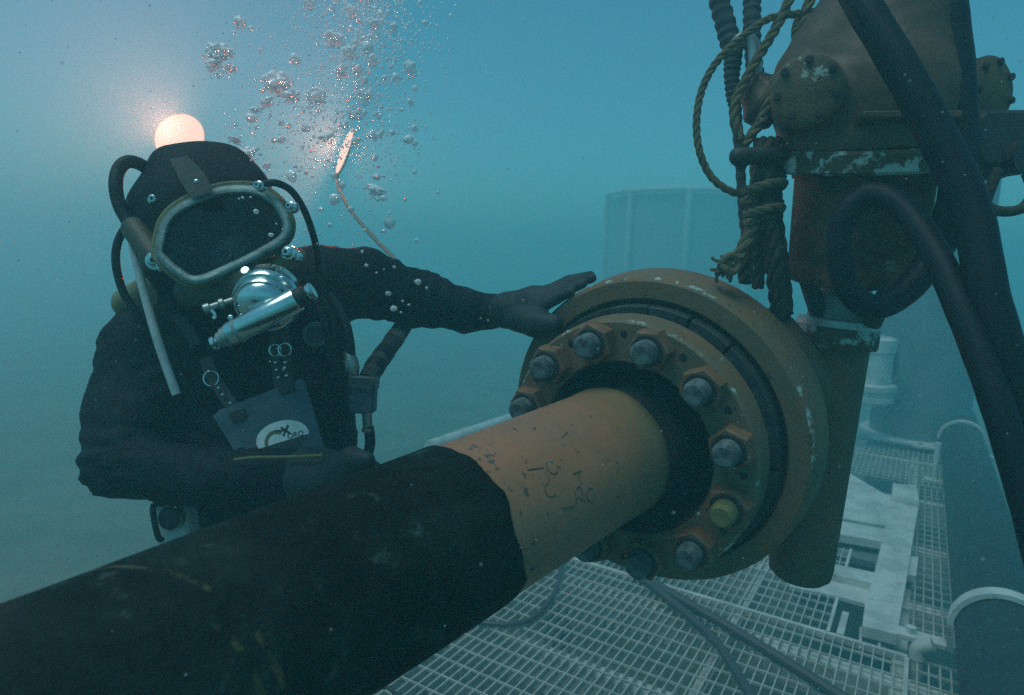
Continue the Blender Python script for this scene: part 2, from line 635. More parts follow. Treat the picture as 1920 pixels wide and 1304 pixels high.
def bubble_material():
    t = NT('air bubble')
    gl = t.n('ShaderNodeBsdfGlass'); gl.inputs['IOR'].default_value = .75; gl.inputs['Roughness'].default_value = .08
    df = t.n('ShaderNodeBsdfDiffuse'); df.inputs[0].default_value = (.96, .97, .97, 1)
    tl = t.n('ShaderNodeBsdfTranslucent'); tl.inputs[0].default_value = (.96, .97, .97, 1)
    tr = t.n('ShaderNodeBsdfTransparent')
    gs = t.n('ShaderNodeBsdfGlossy'); gs.inputs[0].default_value = (1, 1, 1, 1); gs.inputs[1].default_value = .3
    m0 = t.n('ShaderNodeMixShader', i0=.06); t.l(df.outputs[0], m0.inputs[1]); t.l(tl.outputs[0], m0.inputs[2])
    m1 = t.n('ShaderNodeMixShader', i0=.09); t.l(m0.outputs[0], m1.inputs[1]); t.l(gs.outputs[0], m1.inputs[2])
    lw = t.n('ShaderNodeLayerWeight'); lw.inputs[0].default_value = .5
    fac = t.ramp(lw.outputs['Facing'], 0, 1, .50, .97)
    m2 = t.n('ShaderNodeMixShader'); t.l(fac, m2.inputs[0]); t.l(tr.outputs[0], m2.inputs[1]); t.l(m1.outputs[0], m2.inputs[2])
    m3 = t.n('ShaderNodeMixShader', i0=.05); t.l(m2.outputs[0], m3.inputs[1]); t.l(gl.outputs[0], m3.inputs[2])
    t.l(m3.outputs[0], t.out.inputs[0])
    return t.m


def glass_material():
    t = NT('mask glass')
    fr = t.n('ShaderNodeFresnel'); fr.inputs[0].default_value = 1.38
    tr = t.n('ShaderNodeBsdfTransparent'); tr.inputs[0].default_value = (.55, .62, .60, 1)
    gl = t.n('ShaderNodeBsdfGlossy'); gl.inputs[1].default_value = .02
    m2 = t.n('ShaderNodeMixShader'); t.l(fr.outputs[0], m2.inputs[0]); t.l(tr.outputs[0], m2.inputs[1]); t.l(gl.outputs[0], m2.inputs[2])
    t.l(m2.outputs[0], t.out.inputs[0])
    return t.m


def emit(name, col, s):
    t = NT(name)
    e = t.n('ShaderNodeEmission'); e.inputs[0].default_value = (*col, 1); e.inputs[1].default_value = s
    t.l(e.outputs[0], t.out.inputs[0])
    return t.m


M['bubble'] = bubble_material()
M['glass'] = glass_material()
M['lamp'] = emit('lit lamp glass', (1.0, .66, .54), 1.4)

# ------------------------------------------------------------------ setting: seabed, water haze
SEABED = -0.9
gx = np.linspace(-60, 60, 61)
v, f = [], []
for j, y in enumerate(gx):
    for i, x in enumerate(gx):
        v.append((x, y, SEABED + .10 * math.sin(x * .9 + 1.3 * math.sin(y * .5)) * math.sin(y * .7 + .4) * min(1, abs(x) * .2 + abs(y) * .2)))
n = len(gx)
for j in range(n - 1):
    for i in range(n - 1):
        f.append((j * n + i, j * n + i + 1, (j + 1) * n + i + 1, (j + 1) * n + i))
single('seabed', MB().add(v, f), M['sand'], kind='structure', space='world')

HAZE_DENSITY = 0.09
hz = bpy.data.materials.new('sea water haze'); hz.use_nodes = True
ht = hz.node_tree; ht.nodes.clear()
pv = ht.nodes.new('ShaderNodeVolumePrincipled')
pv.inputs['Color'].default_value = (.30, .84, .89, 1)
pv.inputs['Density'].default_value = HAZE_DENSITY
pv.inputs['Anisotropy'].default_value = 0.2
ho = ht.nodes.new('ShaderNodeOutputMaterial'); ht.links.new(pv.outputs[0], ho.inputs['Volume'])
hb = MB().box((0, 0, (SEABED - 1.2 + 3.6) / 2), (66, 66, (3.6 - (SEABED - 1.2)) / 2))
single('haze', hb, hz, kind='stuff', space='world', smooth=False)

# ------------------------------------------------------------------ deck (e1 across, e2 away, z up; top of the bars at z = 0)
e2 = unit(RW @ _B)
e1 = RW @ _A; e1 = -unit(e1 - (e1 @ e2) * e2)
E = np.array([e1, e2, [0, 0, 1.]])


def dk(a, b, z=0.0): return a * e1 + b * e2 + np.array([0, 0, z])


def dxy(px, py, z=0.0):
    g = ground(px, py, z); return g @ e1, g @ e2


deck = thing('grating_deck', 'pale steel grating deck under the orange pipe and flange', 'deck', dk(-.22, 3.16, -.03))
BAR = M['galv']


def share(name, me, loc, parent):
    o = bpy.data.objects.new(name, me); COL.objects.link(o)
    o.parent = parent; o.location = loc
    return o


DROOT = dk(-.22, 3.16, -.03)


def bar_mesh(name, axis, length, wd, dp):
    ax = np.array([e1, e2, [0, 0, 1.]]) if axis == 1 else np.array([e2, e1, [0, 0, 1.]])
    mb = MB().box((0, 0, 0), (wd / 2, length / 2, dp / 2), ax=ax)
    me = mb.mesh(name); fix_normals(me); finish(me, BAR, False, 0)
    return me


PITCH1, PITCH2 = .0392, .0955


def grating(a0, a1, b0, b1, cross_from=None):
    """bearing bars along e2, cross bars along e1, over the rectangle"""
    nb = int(round((a1 - a0) / PITCH1))
    nm = 'bearing_bar'
    me = bar_mesh(nm, 1, b1 - b0, .0048, .028)
    for i in range(nb + 1):
        q = a1 - i * PITCH1
        jit = RNG.normal(0, .0008)
        share(nm, me, dk(q + jit, (b0 + b1) / 2, -.015) - DROOT, deck)
    nc = int(round((b1 - b0) / PITCH2))
    mc = bar_mesh('cross_bar', 2, a1 - a0, .0052, .010)
    for j in range(nc + 1):
        share('cross_bar', mc, dk((a0 + a1) / 2, b0 + j * PITCH2 + RNG.normal(0, .001), -.0035) - DROOT, deck)


grating(-1.62, -.225, 3.165, 4.25)          # far panel, left of the opening
grating(-1.62, .078, 1.45, 3.155)           # near panel
grating(-3.15, -1.66, 1.45, 4.25)
grating(.088, .26, 3.36, 5.9)               # strip beside the dark pipe
grating(.10, .28, 2.4, 3.16)
far = MB()                                   # far mesh, too distant to tell its bars apart one by one
for a in np.arange(-1.6, .3, PITCH1): far.box(dk(a, 6.55, -.015), (.0028, .58, .014), ax=E)
for b in np.arange(5.98, 7.12, PITCH2): far.box(dk(-.65, b, -.004), (.95, .003, .005), ax=E)
part('far_mesh', far, BAR, deck, 'world', False, kind='stuff')
# edge flats and bearers
for (a0, a1, b0, b1, nm) in ((-.232, -.218, 3.165, 4.25, 'edge_flat'), (-1.62, .085, 3.150, 3.172, 'edge_flat'), (.08, .092, 1.45, 3.15, 'edge_flat'), (-3.15, -1.63, 4.25, 4.268, 'edge_flat')):
    part(nm, MB().box(dk((a0 + a1) / 2, (b0 + b1) / 2, -.0115), ((a1 - a0) / 2, (b1 - b0) / 2, .0145), ax=E), M['deckwhite'], deck, 'world', False)
for b in (1.7, 2.35, 3.0, 3.75, 4.6, 5.6, 6.8):
    part('bearer', MB().box(dk(-1.35, b, -.115), (1.95, .04, .085), ax=E, bev=.006), M['pale'], deck, 'world', False)
for a in (-.62, .06):
    part('bearer', MB().box(dk(a, 3.9, -.126), (.03, 3.2, .07), ax=E, bev=.006), M['pale'], deck, 'world', False)
for a, b in ((-3.1, 1.8), (-3.1, 6.6), (0.2, 6.7), (.2, 1.8), (-1.6, 3.2)):
    part('leg', MB().lathe([(.001, SEABED - .2), (.09, SEABED - .2), (.09, -.2), (.001, -.2)], dk(a, b, 0), (0, 0, 1), 16), M['greycol'], deck, 'world')
# bulwark pipe along the left edge
p0, p1 = dk(-3.42, 4.3, .03), dk(-3.42, 7.0, .03)
part('edge_rail', MB().tube(np.array([p0, p0 * .5 + p1 * .5, p1]), .055, 14), M['deckwhite'], deck, 'world')


def slab(name, pix, z, th, mat, parent, bev=False):
    out = np.array([ground(px, py, z) for px, py in pix])
    return part(name, MB().prism(out, (0, 0, -th)), mat, parent, 'world', False)


base = thing('base_frame', 'white welded base plate with rectangular recess behind the riser foot', 'base plate', ground(1690, 1100))
slab('plate', [(1672, 930), (1723, 944), (1700, 1085), (1682, 1190), (1617, 1174), (1622, 1130), (1640, 1072), (1655, 1010)], .05, .05, M['deckwhite'], base)
slab('wedge_plate', [(1520, 838), (1587, 884), (1678, 938), (1700, 992), (1575, 972), (1500, 955)], .045, .03, M['deckwhite'], base)
slab('cross_plate', [(1480, 972), (1570, 976), (1668, 994), (1655, 1016), (1570, 1001), (1480, 990)], .04, .05, M['pale'], base)
slab('recess_floor', [(1480, 985), (1574, 1001), (1655, 1016), (1642, 1074), (1556, 1054), (1480, 1040)], -.05, .02, M['greycol'], base)
slab('recess_stripe', [(1480, 1022), (1560, 1038), (1640, 1054), (1637, 1064), (1557, 1048), (1480, 1030)], -.02, .02, M['dark'], base)  # darker stripe across the recess
slab('cross_plate', [(1480, 1040), (1558, 1056), (1641, 1074), (1636, 1094), (1552, 1074), (1480, 1058)], .045, .05, M['deckwhite'], base)
slab('step_plate', [(1480, 1060), (1552, 1076), (1634, 1096), (1622, 1132), (1570, 1118), (1480, 1100)], .005, .02, M['pale'], base)
slab('pin_block', [(1674, 906), (1719, 911), (1724, 946), (1672, 934)], .075, .10, M['deckwhite'], base)
q = ground(1705, 905, .07)
part('pin', MB().lathe([(.001, 0), (.011, 0), (.011, .12), (.001, .12)], q, (0, 0, 1), 10), M['deckwhite'], base, 'world')
slab('foot_block', [(1684, 1040), (1722, 1045), (1718, 1080), (1680, 1075)], .03, .04, M['pale'], base)
slab('tie_bar', [(1580, 1146), (1592, 1149), (1582, 1190), (1568, 1187)], -.02, .03, M['deckwhite'], base)
for px in (1612, 1648):
    slab('web_bar', [(px, 1175), (px + 5, 1176), (px + 3, 1216), (px - 2, 1215)], -.01, .02, M['pale'], base)

# big dark pipe along the deck, held by two saddle clamps
pa = .405; pr = .165; pz = .15
dp = MB()
ts = np.linspace(1.2, 8.2, 60)
dp.lathe([(.001, 1.0)] + [(pr, t) for t in ts] + [(.001, 8.2)], dk(pa, 0, pz), e2, 40)
single('dark_pipe', dp, M['darkpipe'], 'big dark pipe lying along the right deck edge under pale saddle clamps', 'pipe', space='world')


def saddle(label, b, wd):
    t = thing('saddle_clamp', label, 'pipe clamp', dk(pa - .26, b, 0), group='saddle clamps over the dark pipe')
    out, inn = [], []
    ri, ro = pr + .006, pr + .026
    for k in range(25):
        an = math.pi * (1 - k / 24)
        out.append((math.cos(an) * ro, math.sin(an) * ro)); inn.append((math.cos(an) * ri, math.sin(an) * ri))
    strap = MB()
    rings = []
    for (x0, z0), (x1, z1) in zip(out, inn):
        rings.append(np.array([dk(pa + x0, b - wd, pz + z0), dk(pa + x0, b + wd, pz + z0), dk(pa + x1, b + wd, pz + z1), dk(pa + x1, b - wd, pz + z1)]))
    strap.loft(rings, True, True)
    part('strap', strap, M['deckwhite'], t, 'world', True, 40)
    part('foot', MB().box(dk(pa - pr - .11, b, .045), (.095, wd, .014), ax=E, bev=.005), M['deckwhite'], t, 'world', False)
    part('foot', MB().box(dk(pa + pr + .11, b, .045), (.095, wd, .014), ax=E, bev=.005), M['deckwhite'], t, 'world', False)
    hx = MB().lathe([(.001, .06), (.022, .06), (.022, .085), (.001, .085)], dk(pa - pr - .15, b, 0), (0, 0, 1), 6)
    part('bolt', hx, M['pale'], t, 'world', False)
    return t


saddle('pale curved saddle clamp nearest the camera over the dark pipe', 3.27, .035)
saddle('far saddle clamp over the dark pipe beside the grey column', 7.12, .03)
part('edge_rail', MB().tube(np.array([dk(-.9, 7.15, .05), dk(.2, 7.15, .05)]), .028, 10), M['deckwhite'], deck, 'world')
st = thing('stanchion', 'thin pale upright post on the deck behind the base plate', 'post', dk(.20, 5.6, 0))
part('post', MB().lathe([(.001, 0), (.022, 0), (.022, .32), (.001, .32)], dk(.20, 6.1, 0), (0, 0, 1), 12), M['pale'], st, 'world')
part('foot', MB().box(dk(.20, 6.1, .012), (.07, .05, .012), ax=E), M['pale'], st, 'world', False)
# upright stub pipe beside the near clamp
up_ = thing('upright_stub', 'short pale upright tube with elbow at foot of near clamp', 'stub pipe', ground(1718, 1290))
g = ground(1722, 1215, .05)
part('tube', MB().tube(curve([g + [0, 0, -.45], g + [0, 0, -.1], g], 5), .024, 12), M['deckwhite'], up_, 'world')
part('elbow', MB().tube(curve([g + [0, 0, -.05], g + [0, 0, .0], g + e1 * .05 + [0, 0, .03]], 5), .030, 12), M['deckwhite'], up_, 'world')

# cables on the deck


def deck_line(pix, z, r, mat, label, name='cable', cat='cable', group=None):
    P = curve([ground(px, py, z) for px, py in pix], 8)
    single(name, MB().tube(P, r, 9), mat, label, cat, group, space='world')


deck_line([(840, 1120), (880, 1158), (940, 1171), (1000, 1158), (1040, 1110), (1053, 1062), (1060, 1030), (1040, 990)], .02, .0125, M['rubber_g'], 'thin grey cable curling in a loop on the grating below the pipe')
deck_line([(1160, 1050), (1228, 1103), (1285, 1150), (1345, 1207), (1410, 1310), (1450, 1400)], .03, .020, M['rubber_g'], 'straighter of two dark cables crossing the grating under the flange')
deck_line([(1150, 1035), (1228, 1094), (1310, 1143), (1400, 1196), (1490, 1252), (1580, 1308), (1700, 1380)], .03, .023, M['rubber_g'], 'dark cable running to the right across the grating under the flange')
deck_line([(660, 1330), (690, 1297), (722, 1289), (742, 1303), (744, 1330)], .05, .008, M['dark'], 'bent black wire loop on the grating at the pipe edge', 'wire_loop', 'wire')

# ------------------------------------------------------------------ background: grey column, equipment drum, cage frame
cp = dk(.06, 7.75, 0)
colm = thing('grey_column', 'wide blue grey steel column standing behind the deck', 'column', [cp[0], cp[1], SEABED])
part('shaft', MB().lathe([(.001, SEABED), (.43, SEABED)] + [(.43, z) for z in np.linspace(-.6, 2.7, 14)] + [(.001, 2.7)], [cp[0], cp[1], 0], (0, 0, 1), 40), M['greycol'], colm, 'world')
part('base_ring', MB().lathe([(.43, .0), (.52, 0), (.52, .05), (.43, .05)], [cp[0], cp[1], 0], (0, 0, 1), 40, closed=True), M['pale'], colm, 'world')

dz = 6.3
eq = thing('equipment_drum', 'pale ribbed drum with dark handle beside the orange riser', 'drum', w(c(1640, 770, dz)))
upc = _UP
o_ = c(1622, 752, dz)
K = 1.42
part('drum', MB().lathe([(r_ * K, t_ * K) for r_, t_ in [(.001, .0), (.155, .0), (.165, .012), (.165, .04), (.15, .05), (.15, .075), (.172, .085), (.172, .12), (.14, .13), (.14, .33), (.15, .34), (.15, .42), (.13, .43), (.001, .43)]], o_, upc, 36), M['deckwhite'], eq)
hp = [c(1655, 640, dz - .12), c(1675, 650, dz - .14), c(1678, 690, dz - .14), c(1666, 712, dz - .12)]
part('handle', MB().tube(curve(hp, 6), .028, 10), M['darkpipe'], eq)
part('lug', MB().box(c(1652, 636, dz - .08), (.10, .03, .05), ax=np.array([unit([1, .35, 0]), unit([-.35, 1, 0]), [0, 0, 1]]), bev=.008), M['deckwhite'], eq)
bp_ = w(c(1622, 745, dz)); bt = np.array([cp[0], cp[1], bp_[2]])
part('bracket', MB().tube(np.array([bp_, bp_ * .5 + bt * .5, bt]), .07, 10), M['greycol'], eq, 'world')

cz = 17.0
cage = thing('cage_frame', 'faint pale round cage frame far behind the flange', 'frame', w(c(1290, 640, cz)))
cc_ = w(c(1295, 372, cz)); rc = 2.1
zt = cc_[2]
part('top_rim', MB().tube(np.array([[cc_[0] + rc * math.cos(a), cc_[1] + rc * math.sin(a), zt] for a in np.arange(40) * 2 * math.pi / 40]), .07, 8, closed=True), M['deckwhite'], cage, 'world')
part('low_rim', MB().tube(np.array([[cc_[0] + rc * math.cos(a), cc_[1] + rc * math.sin(a), zt - 4.0] for a in np.arange(40) * 2 * math.pi / 40]), .07, 8, closed=True), M['deckwhite'], cage, 'world')
for k in range(9):
    a = 2 * math.pi * k / 9 + 3.05
    x, y = cc_[0] + rc * math.cos(a), cc_[1] + rc * math.sin(a)
    part('post', MB().tube(np.array([[x, y, SEABED - .05], [x, y, zt]]), .075, 8), M['deckwhite'], cage, 'world')
part('inner_shell', MB().lathe([(.001, SEABED), (rc - .09, SEABED), (rc - .09, zt - .08), (rc - .2, zt - .03), (.001, zt - .02)], [cc_[0], cc_[1], 0], (0, 0, 1), 36), M['tank'], cage, 'world')

# ------------------------------------------------------------------ flange connector (local frame: z away from the camera along its axis)
FO = np.array([.178, .208, 1.224])
FA = unit([.578, -.214, .787])
_n = -FA
FU = unit(np.cross(_n, [0, 1.0, 0])); FV = np.cross(_n, FU)
FR = np.stack([FU, -FV, FA], 1)             # columns: local x, y, z in camera axes
if np.linalg.det(FR) < 0: FR[:, 1] *= -1
flange = thing('flange_connector', 'large orange bolted flange connector disc beneath the resting hand', 'flange', w(FO), RW @ FR)


def fl(px, py, t):
    """point on the plane at axial distance t of the flange, in camera axes"""
    d = ray(px, py); return d * (((FO + t * FA) @ FA) / (d @ FA))


NF = 128
TF = .060
part('front_ring', MB().lathe([(.172, TF + .004), (.176, TF), (.247, TF), (.2525, TF + .005), (.2545, TF + .056), (.250, TF + .062), (.172, TF + .062)], n=NF, closed=True), M['ring'], flange, 'local', True, 30)
part('bore', MB().lathe([(.1735, TF + .002), (.168, TF + .02), (.168, .24), (.05, .26), (.001, .26)], n=72), M['bore'], flange, 'local')
part('seal_groove', MB().lathe([(.20, TF + .05), (.245, TF + .05), (.245, .205), (.20, .205)], n=96, closed=True), M['slate'], flange, 'local')
seg = MB()
k = 20
a0_, a1_ = -.150, .150
rings = []
for a in np.linspace(a0_, a1_, 7):
    rings.append(np.array([(r_ * math.cos(a), r_ * math.sin(a), z_) for r_, z_ in ((.246, .138), (.263, .138), (.2655, .142), (.2655, .170), (.246, .170))]))
seg.loft(rings, True, True)
sme = seg.mesh('clamp_segment'); fix_normals(sme); finish(sme, M['slate'], True, 30)
for i in range(k):
    o = bpy.data.objects.new('clamp_segment', sme); COL.objects.link(o); o.parent = flange
    o.rotation_euler = (0, 0, 2 * math.pi * i / k + RNG.normal(0, .012))
part('disc', MB().lathe([(.240, .200), (.2735, .198), (.2745, .159), (.278, .155), (.310, .155), (.316, .159), (.3185, .166), (.325, .245), (.322, .262), (.305, .285), (.26, .34), (.20, .40), (.001, .42)], n=NF), M['disc'], flange, 'local', True, 28)

bm_ = MB().lathe([(.001, 0), (.0165, 0), (.0215, .004), (.0222, .009), (.0222, TF), (.001, TF)], n=24)
bme = bm_.mesh('bolt'); fix_normals(bme); finish(bme, M['stud'], True, 24)
nm_ = MB().lathe([(.0222, .030), (.036, .030), (.0400, .0335), (.0400, TF - .0005), (.0222, TF - .0005)], n=6, closed=True)
nme = nm_.mesh('nut'); fix_normals(nme); finish(nme, M['nut'], False, 0)
wm_ = MB().lathe([(.0224, .0275), (.0290, .0275), (.0300, .0290), (.0300, .031), (.0224, .031)], n=24, closed=True)
wme = wm_.mesh('washer'); fix_normals(wme); finish(wme, M['dark'], True, 40)
hm_ = MB().lathe([(.001, TF - .0008), (.0062, TF - .0008), (.0072, TF - .0005), (.0072, TF + .004), (.001, TF + .004)], n=16)  # black disc proud of the ring, standing in for a hole's shade
hme = hm_.mesh('hole_shade_disc'); fix_normals(hme); finish(hme, M['lining'], True, 40)
# bolt angles from one measured bolt
b0 = FR.T @ (fl(1199, 667, 0) - FO)
ang0 = math.atan2(b0[1], b0[0])
byme = bme.copy(); byme.materials.clear(); byme.materials.append(M['stud_y'])
yel = FR.T @ (fl(1349, 972, 0) - FO)
for i in range(12):
    a = ang0 + i * math.pi / 6
    p = np.array([math.cos(a), math.sin(a)]) * .215
    is_y = np.hypot(*(p - yel[:2])) < .05
    o = bpy.data.objects.new('bolt', byme if is_y else bme); COL.objects.link(o); o.parent = flange
    o.location = (p[0], p[1], RNG.normal(0, .002)); o.rotation_euler = (0, 0, RNG.uniform(0, 1))
    if is_y: o['label'] = 'bolt with a yellow painted end'
    for mm, nn in ((nme, 'nut'), (wme, 'washer')):
        q = bpy.data.objects.new(nn, mm); COL.objects.link(q); q.parent = o
    p2 = np.array([math.cos(a + math.pi / 12 * .95), math.sin(a + math.pi / 12 * .95)]) * .226
    h_ = bpy.data.objects.new('hole_shade_disc', hme); COL.objects.link(h_); h_.parent = flange; h_.location = (p2[0], p2[1], 0)

# ------------------------------------------------------------------ pipe (local z along its axis, away from the camera)
PO = FO + .15 * FA
PD = ray(2120, 355); PD = unit(PD)
pu, pv_, _ = frame_of(PD)
PR = np.stack([pu, pv_, PD], 1)
pipe = thing('wrapped_pipe', 'orange pipe end with black wrapped length running into the flange', 'pipe', w(PO), RW @ PR)
part('bare_length', MB().lathe([(.118, -.60)] + [(.1225, t) for t in np.linspace(-.60, -.15, 12)] + [(.1245, -.142), (.1245, -.121), (.122, -.116), (.112, -.114)], n=96), M['bare'], pipe, 'local')


def on_pipe(z, a, lift=.0003):
    r_ = .1226 + lift
    return np.array([r_ * math.cos(a), r_ * math.sin(a), z])


marks = MB()
rgm = np.random.default_rng(3)


def stroke(zs_, as_, wd=.0009):
    P = curve([on_pipe(z, a) for z, a in zip(zs_, as_)], 4)
    marks.tube(P, wd * (1 + .3 * np.sin(np.arange(len(P)))), 6)


for (z0, a0q, kind) in ((-.405, -.62, 'o'), (-.372, -.44, 't'), (-.385, -.25, 'r'), (-.43, -.40, 'c'), (-.42, -.15, 'l'), (-.35, -.12, 'o'), (-.45, -.72, 'l')):
    q = .010
    if kind == 'o': stroke([z0 + q * math.cos(t_) for t_ in np.linspace(0, 5.6, 9)], [a0q + q * 8 * math.sin(t_) for t_ in np.linspace(0, 5.6, 9)])
    elif kind == 't': stroke([z0, z0 + .02], [a0q, a0q + .01]); stroke([z0 + .01, z0 + .008], [a0q, a0q + .15])
    elif kind == 'r': stroke([z0, z0 + .004, z0 + .016, z0 + .018], [a0q + .16, a0q, a0q - .02, a0q + .1]); stroke([z0 + .006, z0 + .02], [a0q + .08, a0q + .17])
    elif kind == 'c': stroke([z0 + q * math.cos(t_) for t_ in np.linspace(.8, 5, 7)], [a0q + q * 8 * math.sin(t_) for t_ in np.linspace(.8, 5, 7)])
    else: stroke([z0, z0 + .03], [a0q, a0q + .06])
for k in range(16):
    z0, a0q = rgm.uniform(-.50, -.22), rgm.uniform(-1.5, .3)
    stroke([z0, z0 + rgm.normal(0, .008)], [a0q, a0q + rgm.normal(0, .05)], rgm.uniform(.0005, .0011))
part('scrawled_mark', marks, M['scrawl'], pipe, 'local', True, 0, kind='stuff')
part('inner_sleeve', MB().lathe([(.1155, -.118), (.1165, -.09), (.1185, -.02), (.1185, .09)], n=72), M['bore'], pipe, 'local')
N = 160
rings = []
zs = np.concatenate([np.linspace(-2.3, -.60, 90), np.linspace(-.59, -.515, 14)])
th = np.arange(N) * 2 * math.pi / N


def wob(a, s, k): return sum(math.sin(a * m + s * m * 1.7 + k) / m for m in (1, 2, 3, 5, 8, 13)) * .5


edge = np.array([.006 * wob(a, 2.1, .3) + .005 * wob(a * 4, 1.1, 2.0) + .003 * wob(a * 11, .4, 1.0) + .022 * math.exp(-((a - .6) / .5) ** 2) for a in th])
for i, z in enumerate(zs):
    u = max(0, (z + .60) / .085)
    rr = .1268 + np.array([.0007 * wob(a, z * 6, z * 9) for a in th])
    if i == len(zs) - 1: rr = np.full(N, .1235)
    zz = z + edge * u
    rings.append(np.stack([rr * np.cos(th), rr * np.sin(th), zz * np.ones(N)], 1))
part('wrap', MB().loft(rings), M['coat'], pipe, 'local', True, 40)

# ------------------------------------------------------------------ riser pipe behind the disc, spool and actuator above
r0, r1 = c(1499, 1072, 1.43), c(1567, 640, 1.36)
ax = unit(r1 - r0); L = np.linalg.norm(r1 - r0)
riser = thing('riser_pipe', 'upright orange riser pipe with rounded foot behind the flange', 'pipe', w(r0))
part('tube', MB().lathe([(.001, -.012), (.050, -.012), (.062, .0), (.0645, .02)] + [(.0645, t) for t in np.linspace(.05, L - .01, 14)] + [(.001, L - .01)], r0, ax, 48), M['riser'], riser)
part('collar', MB().lathe([(.0645, L - .012), (.076, L - .010), (.078, L - .004), (.078, L + .036), (.0735, L + .045), (.064, L + .045)], r0, ax, 56, closed=True), M['peel'], riser)
part('spool', MB().lathe([(.060, L + .04), (.0615, L + .045), (.0605, L + .09), (.052, L + .10), (.052, L + .20), (.001, L + .20)], r0, ax, 48), two_tone('worn teal spool', (.36, .44, .40), (.20, .24, .21), 12, third=(.06, .04, .025), ts=20), riser)

part('collar_band', MB().lathe([(.0735, L + .030), (.0795, L + .031), (.0795, L + .044), (.074, L + .047), (.062, L + .047)], r0, ax, 56), M['bandmetal'], riser)
nb_ = fl(1480, 600, .30)
part('neck', sdf(lambda X: smin(cone_d(X, fl(1420, 680, .30), r0 + ax * L * .75, .11, .05), cone_d(X, fl(1400, 800, .33), r0 + ax * L * .5, .11, .05), .05),
                 [fl(1420, 680, .30), r0 + ax * L * .8, r0 + ax * L * .4, fl(1400, 800, .33)], .14, .008), M['riser'], riser)

a0 = c(1599, 518, 1.30); a1 = c(1620, 322, 1.24); a2 = c(1690, -20, 1.17)
act = thing('actuator', 'corroded orange actuator housing with bolted round covers atop rusty cylinder', 'actuator', w(a0))
ax1 = unit(a1 - a0); L1 = np.linalg.norm(a1 - a0)
part('rusty_cylinder', MB().lathe([(.001, -.002), (.118, -.002), (.122, .004), (.122, .03), (.119, .036)] + [(.119, t) for t in np.linspace(.04, L1 - .01, 10)] + [(.124, L1 - .008), (.124, L1 + .01)], a0, ax1, 64), M['rust'], act)
for k in range(3):
    a = 2 * math.pi * k / 3 + .4
    u_, v_, _ = frame_of(ax1)
    pp = a0 + .085 * (math.cos(a) * u_ + math.sin(a) * v_)
    part('strut', MB().tube(np.array([a0 - ax1 * .085 + (pp - a0) * .62, pp]), .017, 8), M['dark'], act)
part('mount_flange', MB().lathe([(.10, L1 + .004), (.158, L1 + .004), (.163, L1 + .009), (.163, L1 + .038), (.158, L1 + .044), (.10, L1 + .044)], a0, ax1, 72, closed=True), M['peel'], act)
hA = a0 + ax1 * (L1 + .044)
ax2 = unit(a2 - hA)
cov1 = c(1513, 168, 1.10); cov2 = c(1862, 168, 1.16)
n1 = unit(np.array([-.42, .10, -1.0])); n2 = unit(np.array([.45, .10, -1.0]))


def hous(X):
    d = cone_d(X, hA, hA + ax2 * .07, .155, .150)
    d = np.maximum(d, -((X - hA) @ ax1.astype(np.float32)) + .0)
    d = smin(d, cone_d(X, hA + ax2 * .06, hA + ax2 * .27, .148, .098), .02)
    d = smin(d, cone_d(X, hA + ax2 * .18, hA + ax2 * .55, .092, .105), .02)
    d = smin(d, cone_d(X, c(1530, 150, 1.21), c(1632, 20, 1.19), .075, .085), .02)
    for cv, nn in ((cov1, n1), (cov2, n2)):
        q = X - cv.astype(np.float32)
        t = q @ (-nn).astype(np.float32)
        rad = np.sqrt(np.maximum((q * q).sum(-1) - t * t, 0))
        cyl = np.maximum(np.maximum(rad - .058, -t + .012), t - .16)
        d = smin(d, cyl, .022)
    return d + .0009 * np.sin(X[..., 0] * 61 + 5 * np.sin(X[..., 1] * 33)) * np.sin(X[..., 1] * 57 + X[..., 2] * 40)


part('housing', sdf(hous, [hA, hA + ax2 * .45, cov1, cov2, cov1 - n1 * .15], .19, .0065), M['housing'], act)
for cv, nn in ((cov1, n1), (cov2, n2)):
    cp_ = part('cover', MB().lathe([(.001, -.004), (.050, -.004), (.056, .0), (.0585, .005), (.0585, .022), (.001, .022)], cv, -nn, 40), M['cover'], act)
    u_, v_, _ = frame_of(-nn)
    for k in range(7):
        a = 2 * math.pi * k / 7 + .3
        pp = cv + .046 * (math.cos(a) * u_ + math.sin(a) * v_)
        part('cover_bolt', MB().lathe([(.001, -.010), (.0055, -.010), (.0065, -.008), (.0065, .002), (.001, .002)], pp, -nn, 8), M['dark'], cp_)
part('rib', MB().box(c(1700, 222, 1.07), (.075, .006, .02), ax=np.array([unit([1, .03, -.1]), [0, 1, 0], [.1, 0, 1]]), bev=.003), M['housing'], act)
blk = MB().box(c(1850, 275, 1.16), (.055, .05, .05), bev=.012)
part('side_block', blk, M['dark'], act)
part('side_lug', MB().lathe([(.001, -.03), (.028, -.03), (.028, .03), (.001, .03)], c(1890, 300, 1.13), unit([.3, .1, -1]), 20), M['dark'], act)
single('shackle', MB().tube(curve([c(1872, 318, 1.1), c(1858, 352, 1.1), c(1850, 385, 1.1), c(1880, 397, 1.1), c(1918, 390, 1.1), c(1935, 360, 1.1), c(1925, 325, 1.1)], 6), .0085, 10), M['rope_d'],
       'dark curved shackle hanging under the right actuator cover', 'shackle')

# big black hoses in front of the actuator


def hose(pix, r, label, grp='thick black hoses round the actuator'):
    P = curve([c(*q) for q in pix], 10)
    rr = np.interp(np.linspace(0, 1, len(P)), np.linspace(0, 1, len(r)), r)
    k = np.arange(len(P))
    rr = rr * (1 + .012 * np.sin(k * 1.1) + .008 * np.sin(k * .37))
    return single('black_hose', MB().tube(P, rr, 20), M['rubber'], label, 'hose', grp)


